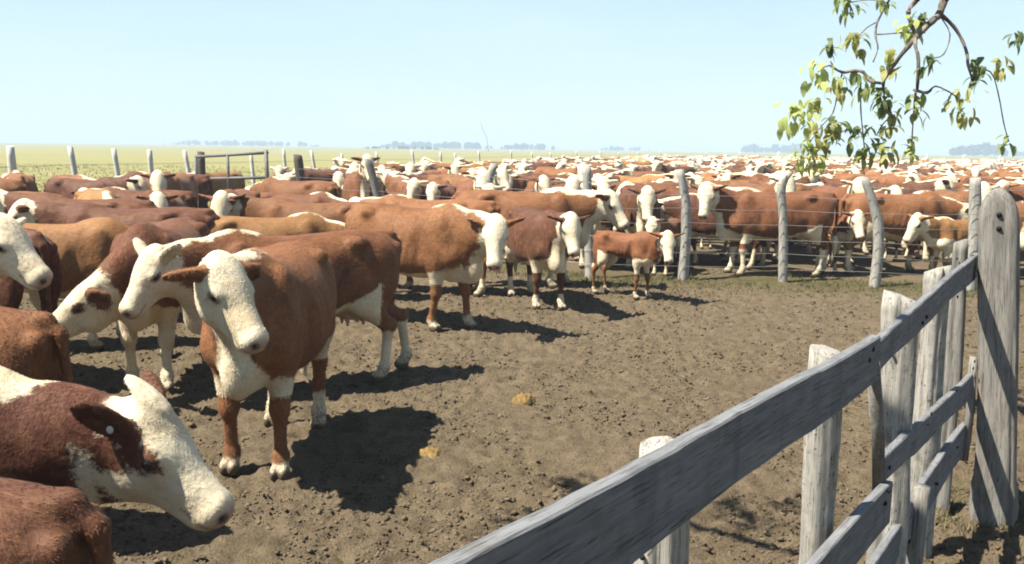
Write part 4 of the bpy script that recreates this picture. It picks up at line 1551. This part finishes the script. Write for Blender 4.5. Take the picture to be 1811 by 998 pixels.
# ------------------------------------------------------------------ far woods along the horizon
def build_woods():
    t = NT('far_foliage')
    m = t.done(t.mix(t.rng(t.noise(t.coord('Object'), .12, 3), .4, .6), (0.035, 0.055, 0.025), (0.07, 0.09, 0.04)), .9, None, .1)
    #       px from, to, distance, height m, spacing, label
    W = [((-610, -345), 1100, 6.5, 4.0, 'low blue wood on the horizon behind the leftmost pasture posts'),
         ((-262, -130), 620, 2.2, 2.4, 'dark scrub line on the horizon beyond the dark gate corner post'),
         ((-235, -35), 1000, 7.5, 4.2, 'blue wood on the horizon left of the thin leaning pole'),
         ((-28, 78), 1000, 7.0, 4.0, 'blue wood on the horizon right of the thin leaning pole'),
         ((150, 240), 1150, 6.0, 6.0, 'thin scattered blue trees on the horizon over the middle of the herd'),
         ((395, 520), 1050, 9.5, 4.0, 'blue wood on the horizon just left of the hanging branch'),
         ((770, 870), 800, 11.0, 4.0, 'tall rounded blue wood on the horizon right of the hanging branch'),
         ((860, 1350), 1000, 7.5, 4.0, 'long level blue wood on the horizon above the thick gatepost')]
    for wi, ((a, b), Yd, hm, spc, label) in enumerate(W):
        x0 = a / 1568 * Yd * 1; x1 = b / 1568 * Yd
        rg = np.random.default_rng(500 + wi)
        V = []; Fc = []
        n = max(6, int((x1 - x0) / spc * 1.6))
        for k in range(n):
            cx = rg.uniform(x0, x1); cy = Yd + rg.uniform(-14, 14)
            e = min(1.0, .35 + min(cx - x0, x1 - cx) / ((x1 - x0) * .18 + 1))
            hh = .95 * hm * e * rg.uniform(.6, 1.15)
            w = hh * rg.uniform(.35, .6)
            q = 70
            d = rg.normal(size=(q, 3)); d /= np.linalg.norm(d, axis=1)[:, None]
            d *= rg.uniform(.55, 1, (q, 1))
            c = np.array([cx, cy, hh * .55]) + d * np.array([w, w, hh * .48])
            s = hh * rg.uniform(.06, .15, (q, 1))
            u = rg.normal(size=(q, 3)); u /= np.linalg.norm(u, axis=1)[:, None]
            v = np.cross(u, rg.normal(size=(q, 3))); v /= np.linalg.norm(v, axis=1)[:, None]
            base = len(V) * 1
            quad = np.stack([c - u * s - v * s, c + u * s - v * s, c + u * s + v * s, c - u * s + v * s], 1).reshape(-1, 3)
            V.append(quad)
        Vn = np.concatenate(V)
        Fn = np.arange(len(Vn)).reshape(-1, 4)
        o = link('distant_trees', mesh_from('distant_trees', Vn, Fn, smooth=False), m)
        tag(o, label, 'trees', 'woods along the horizon', 'stuff')


build_woods()


def build_mast():
    me = tube_mesh('mast', [(0, 0, 0), (-.3, 0, 3), (-1.0, 0, 6.5), (-3.0, 0, 11.0), (-4.0, 0, 14.0)], [.16, .15, .13, .12, .09], 6)
    o = link('leaning_pole', me, PIPE)
    o.location = (-11.8, 420, 0)
    tag(o, 'thin leaning pole standing alone above the horizon', 'pole')


build_mast()


# ------------------------------------------------------------------ the hazy air
def build_haze():
    x, y0, y1, z0, z1 = 2500, -2500, 2500, -1.2, 18.0
    V = [(-x, y0, z0), (x, y0, z0), (x, y1, z0), (-x, y1, z0), (-x, y0, z1), (x, y0, z1), (x, y1, z1), (-x, y1, z1)]
    Fc = [(0, 3, 2, 1), (4, 5, 6, 7), (0, 1, 5, 4), (1, 2, 6, 5), (2, 3, 7, 6), (3, 0, 4, 7)]
    m = bpy.data.materials.new('haze')
    m.use_nodes = True
    n = m.node_tree.nodes; n.clear()
    out = n.new('ShaderNodeOutputMaterial')
    pv = n.new('ShaderNodeVolumePrincipled')
    pv.inputs['Color'].default_value = (0.58, 0.72, 0.86, 1)
    pv.inputs['Density'].default_value = 0.0012
    pv.inputs['Anisotropy'].default_value = 0.0
    m.node_tree.links.new(pv.outputs[0], out.inputs['Volume'])
    o = link('haze', mesh_from('haze', V, Fc, smooth=False), m)
    tag(o, 'pale summer haze over the flat land', 'haze', None, 'stuff')


build_haze()

# ================================================================== CATTLE
PLACED = []           # (x, y, heading, scale) of everything that stands somewhere


def stand(cow, x, y, hd, s, tone, label, group=None, cat='cow', eyes=True, name='cow'):
    PLACED.append((x, y, math.radians(hd), s))
    o = put_cow(cow, x, y, hd, s, tone, label, group, cat, eyes, name)
    o.location.z = -.008
    return o


def shade(o, *rgb): o.color = (*rgb, o.color[3])


# ---- the animals nearest the camera, each with its own pose
a_cow = grow_cow('cow_patched_face', h=.0110, neck_pitch=1, neck_yaw=-3, head_pitch=40, head_yaw=-10, ear_droop=-6, ear_back=58, step=(.05, .34, 0, 0),
                 crest=0, white_throat=-.3, red_ears=True, fat=.95, neck_len=.60, head_scale=1.0, tuft=.3, leg_white=(.62, .62, .4, .4),
                 face_patch=(((.115, -.115, -.070), (.100, .070, .060)), ((.020, -.12, -.160), (.090, .09, .065)), ((.0, .22, -.05), (.3, .12, .2))),
                 body_patch=(((.62, 0, 1.26), (.24, .13, .10), 1), ((1.00, -.12, .86), (.04, .10, .17), 1)))
o = stand(a_cow, -2.27, 2.82, 1, .90, 'deep', 'red cow with brown eye patch and white ear tag, closest to the camera')
shade(o, .118, .044, .028)
add_hair(o, a_cow, 46000, .015, .25, 1)
tg = link('ear_tag', ball('ear_tag', .0125, NT('tag_white').done((.55, .54, .5), .5), 12, 8, (1, .4, 1.15)), parent=o)
tg.location = a_cow['H']((-.005, -.165, -.035))

corner = grow_cow('cow_corner_rump', h=.016, neck_pitch=-5, head_pitch=55, fat=.95, crest=0, udder=False, leg_white=(.3, .3, .62, .62), belly=.0)
o = stand(corner, -1.76, 1.99, 181, .86, 'dark',
          'dark brown rump cropped by the bottom left corner, in front of the patched-face cow')
add_hair(o, corner, 18000, .016, -9, 8)
b_cow = grow_cow('cow_yearling_back', h=.02, neck_pitch=-5, head_pitch=50, fat=.9, crest=0)
o = stand(b_cow, -2.86, 4.0, 176, .90, 'red', 'brown rump and back at the left edge, just behind the patched-face cow')
add_hair(o, b_cow, 16000, .020, -9, 9)

c1 = grow_cow('cow_front', h=.0115, neck_pitch=27, neck_yaw=-3, head_pitch=46, head_yaw=58, head_roll=-3, dewlap=.9, length=.80, ear_droop=16, ear_back=12, step=(.04, -.03, .16, .06),
              crest=.02, white_throat=.07, leg_white=(.10, .10, .27, .27), belly=.02, udder=False, fat=1.0, neck_len=.46, head_scale=1.0)
o = stand(c1, -1.47, 5.45, -91, .99, 'brown', 'brown cow with white face turned aside, standing out in front of the herd')
add_hair(o, c1, 21000, .022, -9, 2)

c2 = grow_cow('cow_lowered_head', h=.014, neck_pitch=8, neck_yaw=28, head_pitch=50, head_yaw=22, ear_droop=-15, ear_back=35, step=(.1, 0, .05, -.32), crest=.01,
              white_throat=.03, leg_white=(.4, .4, .44, .44), red_ears=False, tail_swing=-.25, belly=.10)
o = stand(c2, -1.68, 6.86, 212, .96, 'red', 'brown cow with wholly white head, walking left behind the front cow')
add_hair(o, c2, 11000, .024, -9, 3)

e_cow = grow_cow('cow_patched_cheek', h=.014, neck_pitch=-24, neck_yaw=-30, head_pitch=34, head_yaw=-72, ear_droop=14, ear_back=30, step=(.1, -.05, 0, .1), white_throat=.05, crest=.0,
                 leg_white=(.62, .62, .4, .4), face_patch=(((.02, .10, -.13), (.06, .12, .11)), ((.15, .10, -.075), (.045, .04, .035))), body_patch=(((.86, -.02, 1.00), (.14, .16, .14), -1),))
o = stand(e_cow, -2.88, 7.25, -84, .98, 'deep', 'white-faced cow with brown cheek patch, head low between two white heads')
add_hair(o, e_cow, 15000, .022, .2, 4)

f_cow = grow_cow('cow_edge_head', h=.014, neck_pitch=30, neck_yaw=-8, head_pitch=40, head_yaw=-14, ear_droop=10, white_throat=.12, crest=.06, red_ears=False, leg_white=(.5, .5, .4, .4))
o = stand(f_cow, -4.36, 5.65, 2, 1.0, 'brown', 'white cow head and neck facing right at the left edge')
add_hair(o, f_cow, 15000, .022, .3, 5)

g_cow = grow_cow('cow_head_down', h=.02, neck_pitch=-12, neck_yaw=12, head_pitch=65, crest=.0, step=(.1, -.1, .1, 0))
stand(g_cow, -4.25, 8.10, 10, .92, 'orange', 'tawny brown back directly above the white head at the left edge')
turned = grow_cow('cow_turned', h=.018, neck_pitch=9, neck_yaw=-14, head_pitch=58, head_yaw=-58, head_roll=3, crest=.01, step=(.12, -.12, 0, .12), white_throat=.02, belly=.07, leg_white=(.16, .13, .25, .25))
plain = grow_cow('cow_plain', h=.022, neck_pitch=20, neck_yaw=5, head_pitch=46, head_yaw=12, step=(.05, -.08, -.06, .1))
facing = grow_cow('cow_facing', h=.02, neck_pitch=18, neck_yaw=4, head_pitch=60, head_yaw=0, step=(.06, -.06, 0, .1), white_throat=.06, leg_white=(.22, .2, .3, .3))
grazer = grow_cow('cow_grazer', h=.022, neck_pitch=-6, neck_yaw=-10, head_pitch=55, crest=.01, step=(-.1, .12, .1, -.1))
calf = grow_cow('calf_facing', h=.018, calf=True, length=.80, neck_pitch=22, neck_yaw=-18, head_pitch=58, head_yaw=-48, step=(.06, -.06, .05, -.05), leg_white=(.16, .16, .16, .16), belly=.0, white_throat=.0, crest=0)
calf2 = grow_cow('calf_plain', h=.024, calf=True, length=.80, neck_pitch=24, head_pitch=56, leg_white=(.25, .25, .25, .25), crest=.02)

stand(plain, -4.05, 9.45, 186, .96, 'dark', 'dark red cow with its round rump beside the tawny cow')
stand(plain, -5.05, 10.5, 172, .98, 'deep', 'dark red back behind the dark red cow on the left')
stand(grazer, -2.72, 9.75, 14, .88, 'orange', 'orange cow with white crest and dipped head near the pipe gate')
stand(facing, -3.75, 12.0, -82, 1.0, 'red', 'white face looking at the camera just below the pipe gate')
stand(plain, -2.42, 11.0, 178, .95, 'red', 'plain brown back left of the standing side-on cow', )
o = stand(turned, -1.06, 9.43, -33, 1.0, 'brown', 'large brown cow with white face turned to the camera, mid-yard')
add_hair(o, turned, 10000, .026, -9, 6)
r2 = stand(turned, -1.05, 11.55, 168, .97, 'brown', 'brown cow behind the large mid-yard cow, its head to the left')
r1 = grow_cow('cow_far_yard', h=.02, neck_pitch=14, neck_yaw=-12, head_pitch=50, head_yaw=-26, crest=.06, white_throat=.06, step=(.1, -.1, 0, 0))
stand(r1, .12, 12.2, -2, 1.04, 'brown', 'long brown cow with a white crest standing against the wire fence')
stand(facing, .30, 10.86, -72, .90, 'dark', 'small dark red cow with a narrow white face beside the mid-yard cow')
stand(calf, 1.42, 11.50, -40, .66, 'red', 'small brown calf standing alone at the wire fence', cat='calf', name='calf')

stand(calf2, -4.02, 6.85, 150, .98, 'dark', 'dark red young animal half hidden below the white head at the left edge', cat='calf', name='calf')

# ---- just beyond the wire
x_cow = grow_cow('cow_side_on', h=.018, neck_pitch=26, neck_yaw=18, head_pitch=62, head_yaw=62, crest=.03, leg_white=(.42, .42, .44, .44), step=(.02, .12, .1, -.1), belly=.06)
o = stand(x_cow, 4.05, 13.65, 181, 1.02, 'red', 'big red cow seen side-on behind the wire, looking left')
stand(facing, 2.05, 14.55, -93, 1.02, 'dark', 'cow with upright white face behind the wire, next to the calf')
stand(plain, 3.05, 15.05, 168, 1.0, 'deep', 'dark red flank behind the wire, left of the side-on cow')
stand(calf2, 2.42, 13.75, -118, .66, 'red', 'white-faced calf peering past a crooked post behind the wire', cat='calf', name='calf')
stand(calf2, 5.22, 14.35, -88, .74, 'red', 'white-faced calf facing the camera right of the side-on cow', cat='calf', name='calf')
stand(grazer, 6.05, 14.05, 8, 1.0, 'brown', 'brown cow with lowered white neck behind the bent fence post', )
stand(calf2, 6.75, 13.25, 196, .74, 'orange', 'orange calf behind the wire beside the thick gatepost', cat='calf', name='calf')
look = grow_cow('cow_looking', h=.026, neck_pitch=34, neck_yaw=3, head_pitch=56, head_yaw=4, white_throat=.06, crest=.02, red_ears=False)
stand(look, 5.62, 15.55, -92, 1.02, 'red', 'white-faced cow facing the camera above the bent wire post')
stand(look, 7.45, 15.0, -97, 1.0, 'brown', 'white-faced cow facing the camera close to the thick gatepost top')
stand(look, 4.35, 15.75, -84, 1.04, 'brown', 'white face looking over the back of the big side-on cow')
stand(look, .95, 15.6, -90, 1.0, 'deep', 'white face looking over the wire behind the long brown cow')
stand(look, -.75, 16.6, -80, 1.0, 'red', 'white face behind the wire above the large mid-yard cow')
tall = grow_cow('cow_head_high', h=.026, neck_pitch=58, head_pitch=48, neck_yaw=10, white_throat=.05)
stand(tall, -3.2, 18.6, -75, 1.06, 'red', 'cow holding its white face highest, right above a leaning fence post')

# ---- the packed herd
V_MID = [grow_cow('cow_herd', h=.034, neck_pitch=np_, neck_yaw=ny, head_pitch=hp, head_yaw=hy, crest=cr * .3, red_ears=re, white_throat=wt, step=st)
         for np_, ny, hp, hy, cr, re, wt, st in (
             (24, 0, 50, 0, .05, True, .04, (.1, -.1, 0, .1)), (18, 22, 48, 45, .07, True, .06, (0, .1, .1, 0)), (30, -24, 50, -55, .06, False, .05, (-.1, .1, 0, 0)),
             (28, 14, 52, 30, .05, True, .05, (.1, 0, .1, -.1)), (32, -12, 46, -25, .02, False, .04, (-.1, .1, .1, -.1)),
             (2, 12, 50, 20, .09, True, .07, (.15, -.1, .1, -.1)), (36, 8, 42, 18, .04, False, .06, (0, 0, .1, 0)), (12, -30, 55, -70, .08, False, .08, (.1, 0, -.1, .1)))]
V_FAR = [grow_cow('cow_herd_far', h=.055, neck_pitch=np_, neck_yaw=ny, head_pitch=hp, head_yaw=hy, crest=.015, red_ears=False, white_throat=.05, udder=False)
         for np_, ny, hp, hy in ((26, 0, 50, 0), (20, 25, 48, 50), (30, -26, 50, -60), (5, 12, 50, 20), (36, 10, 44, 20))]
V_CALF = [grow_cow('calf_herd', h=.04, calf=True, length=.80, neck_pitch=24, head_pitch=56, head_yaw=hy) for hy in (-25, 30)]


V_LOW = [plain, grazer] + [grow_cow('cow_left', h=.034, neck_pitch=a_, neck_yaw=b_, head_pitch=50, crest=.01, step=(.1, -.1, .1, 0)) for a_, b_ in ((6, 20), (12, -25))]


def axis_pts(x, y, hd, s):
    c, q = math.cos(hd), math.sin(hd)
    return np.array([(x + t * s * c, y + t * s * q) for t in (-.62, -.2, .25, .65, 1.02)])


AX = [axis_pts(*p) for p in PLACED]


def clear(x, y, hd, s, need):
    a = axis_pts(x, y, hd, s)
    for b in AX:
        if abs(b[2, 0] - x) > 3 or abs(b[2, 1] - y) > 3: continue
        d = np.sqrt(((a[:, None] - b[None]) ** 2).sum(-1))
        if d.min() < need: return False
    return True


TONES = ['red', 'brown', 'brown', 'red', 'deep', 'dark', 'orange', 'brown']
TONE_WORD = {'red': 'red', 'brown': 'brown', 'deep': 'red-brown', 'dark': 'dark-red', 'orange': 'tawny'}
POST_X = [(1.57, 'right of the rightmost wire post'), (.512, 'left of the rightmost wire post'), (.405, 'left of the second wire post'), (.303, 'left of the third wire post'), (.192, 'left of the fourth wire post'),
          (.085, 'left of the fifth wire post'), (-.025, 'left of the sixth wire post'), (-.155, 'left of the leaning wire post'), (-.237, 'left of the dark corner post')]


def words(hd):
    c, q = math.cos(hd), math.sin(hd)
    if q < -.75: return 'facing the camera'
    if q > .75: return 'facing away'
    return 'facing right' if c > 0 else 'facing left'


def where(x, y):
    r = x / y
    w = POST_X[0][1]
    for lim, t in POST_X[1:]:
        if r < lim: w = t
    return w


def fill(n, sampler, variants, label, group, need=.60, tries=60, sc=(.9, 1.06), eyes=False, collect=None, name='cow', cat='cow'):
    got = 0
    for k in range(n * tries):
        if got >= n: break
        x, y = sampler()
        if x is None: continue
        hd = random.choice((random.uniform(-math.pi, math.pi), random.gauss(-1.57, .45), random.gauss(-1.57, .5), random.gauss(-1.57, .6), random.gauss(-1.57, .9), random.gauss(3.14, .6), random.gauss(0, .6)))
        s = random.uniform(*sc)
        nd = need * (s if s < .8 else 1)
        if not clear(x, y, hd, s, nd): continue
        AX.append(axis_pts(x, y, hd, s))
        got += 1
        cw = random.choice(variants)
        tn = random.choice(TONES)
        if collect is not None:
            collect.append((cw, x, y, hd, s, REDS[tn]))
        else:
            lb = '%s %s %s %s' % (TONE_WORD[tn], cat, words((hd + math.pi) % (2 * math.pi) - math.pi), label(x, y))
            put_cow(cw, x, y, math.degrees(hd), s, tn, lb, group, cat, eyes, name)
    return got


def s_left():
    y = random.uniform(12.5, 19.5)
    x = random.uniform(float(back_x(y)) + 1.3, -3.0)
    if y > float(wire_y(x)) - 1.6 and x > -5.4: return None, None
    if y > 18.2 or (-.37 < x / y < -.25): return None, None
    return x, y


def s_near():
    x = random.uniform(-4, 12)
    y = float(wire_y(x)) + 1.15 + 6.5 * random.random() ** 1.2
    if x > .62 * y + 1.5 or x < float(back_x(y)) + 1.4: return None, None
    return x, y


def s_mid(y0, y1, xr=.62):
    def f():
        y = random.uniform(y0, y1)
        x0 = max(float(back_x(y)) + 1.6, -.60 * y)
        x = random.uniform(x0, xr * y + 2)
        if y < float(wire_y(x)) + 1.5: return None, None
        if x < -4.4 and y < 21.5: return None, None
        return x, y
    return f


n_left = fill(20, s_left, V_LOW, lambda x, y: 'crowded %s' % ('under the pipe gate' if x / y > -.40 else 'before the pasture fence, ' + ('by its leftmost posts' if x / y < -.47 else 'nearest the gate')), 'cattle crowded on the left before the gate')
n_calf = fill(14, s_near, V_CALF, lambda x, y: 'half hidden behind the wire, ' + where(x, y), 'calves in the packed herd', .5, 60, (.55, .75), name='calf', cat='calf')
n1 = fill(95, s_near, V_MID, lambda x, y: 'close behind the wire, ' + where(x, y), 'packed herd behind the wire fence', .40, 260)
n2 = fill(150, s_mid(19, 42), V_FAR, lambda x, y: ('midway in the herd, ' if y < 30 else 'far back in the herd, ') + where(x, y), 'deep rows of the packed herd', .54, 60)
print('HERD', n_left, n_calf, n1, n2)


# ---- the farthest rows read as one mass
def far_mass():
    col = []
    low = [grow_cow('cow_low', h=.115, neck_pitch=np_, neck_yaw=ny, head_pitch=50, crest=.09, red_ears=False, white_throat=.08, udder=False) for np_, ny in ((26, 0), (24, 30), (30, -30), (8, 10))]
    fill(430, s_mid(42, 106, .60), low, None, None, .80, 14, collect=col)
    Vs = []; Qs = []; Wt = []; Cl = []
    base = 0
    cache = {}
    for cw, x, y, hd, s, c in col:
        me = cw['mesh']
        if me.name not in cache:
            v = np.zeros(len(me.vertices) * 3, np.float32); me.vertices.foreach_get('co', v)
            q = np.zeros(len(me.loops), np.int32); me.loops.foreach_get('vertex_index', q)
            w = np.zeros(len(me.vertices), np.float32); me.attributes['white'].data.foreach_get('value', w)
            cache[me.name] = (v.reshape(-1, 3), q.reshape(-1, 4), w)
        v, q, w = cache[me.name]
        cc, ss = math.cos(hd), math.sin(hd)
        vv = np.stack([(v[:, 0] * cc - v[:, 1] * ss) * s + x, (v[:, 0] * ss + v[:, 1] * cc) * s + y, v[:, 2] * s], 1)
        Vs.append(vv); Qs.append(q + base); Wt.append(w); base += len(v)
        Cl.append(np.tile(np.array(c) * random.uniform(.8, 1.2), (len(v), 1)))
    me = mesh_from('far_herd', np.concatenate(Vs), np.concatenate(Qs))
    a = me.attributes.new('white', 'FLOAT', 'POINT'); a.data.foreach_set('value', np.concatenate(Wt))
    a = me.attributes.new('tone', 'FLOAT_COLOR', 'POINT'); a.data.foreach_set('color', np.concatenate(Cl).astype(np.float32).ravel())
    t = NT('far_coat')
    m = t.done(t.mix(t.rng(t.attr('white'), -.02, .02), t.attr('tone', 'Color'), (0.62, 0.55, 0.42)), .65, None, .25)
    o = link('far_herd', me, m)
    tag(o, 'farthest rows of the herd merging into one mass under the horizon', 'cattle', None, 'stuff')
    for cw in low: bpy.data.meshes.remove(cw['mesh'])


far_mass()
print('TRIS', sum(len(m.polygons) * 2 for m in bpy.data.meshes))
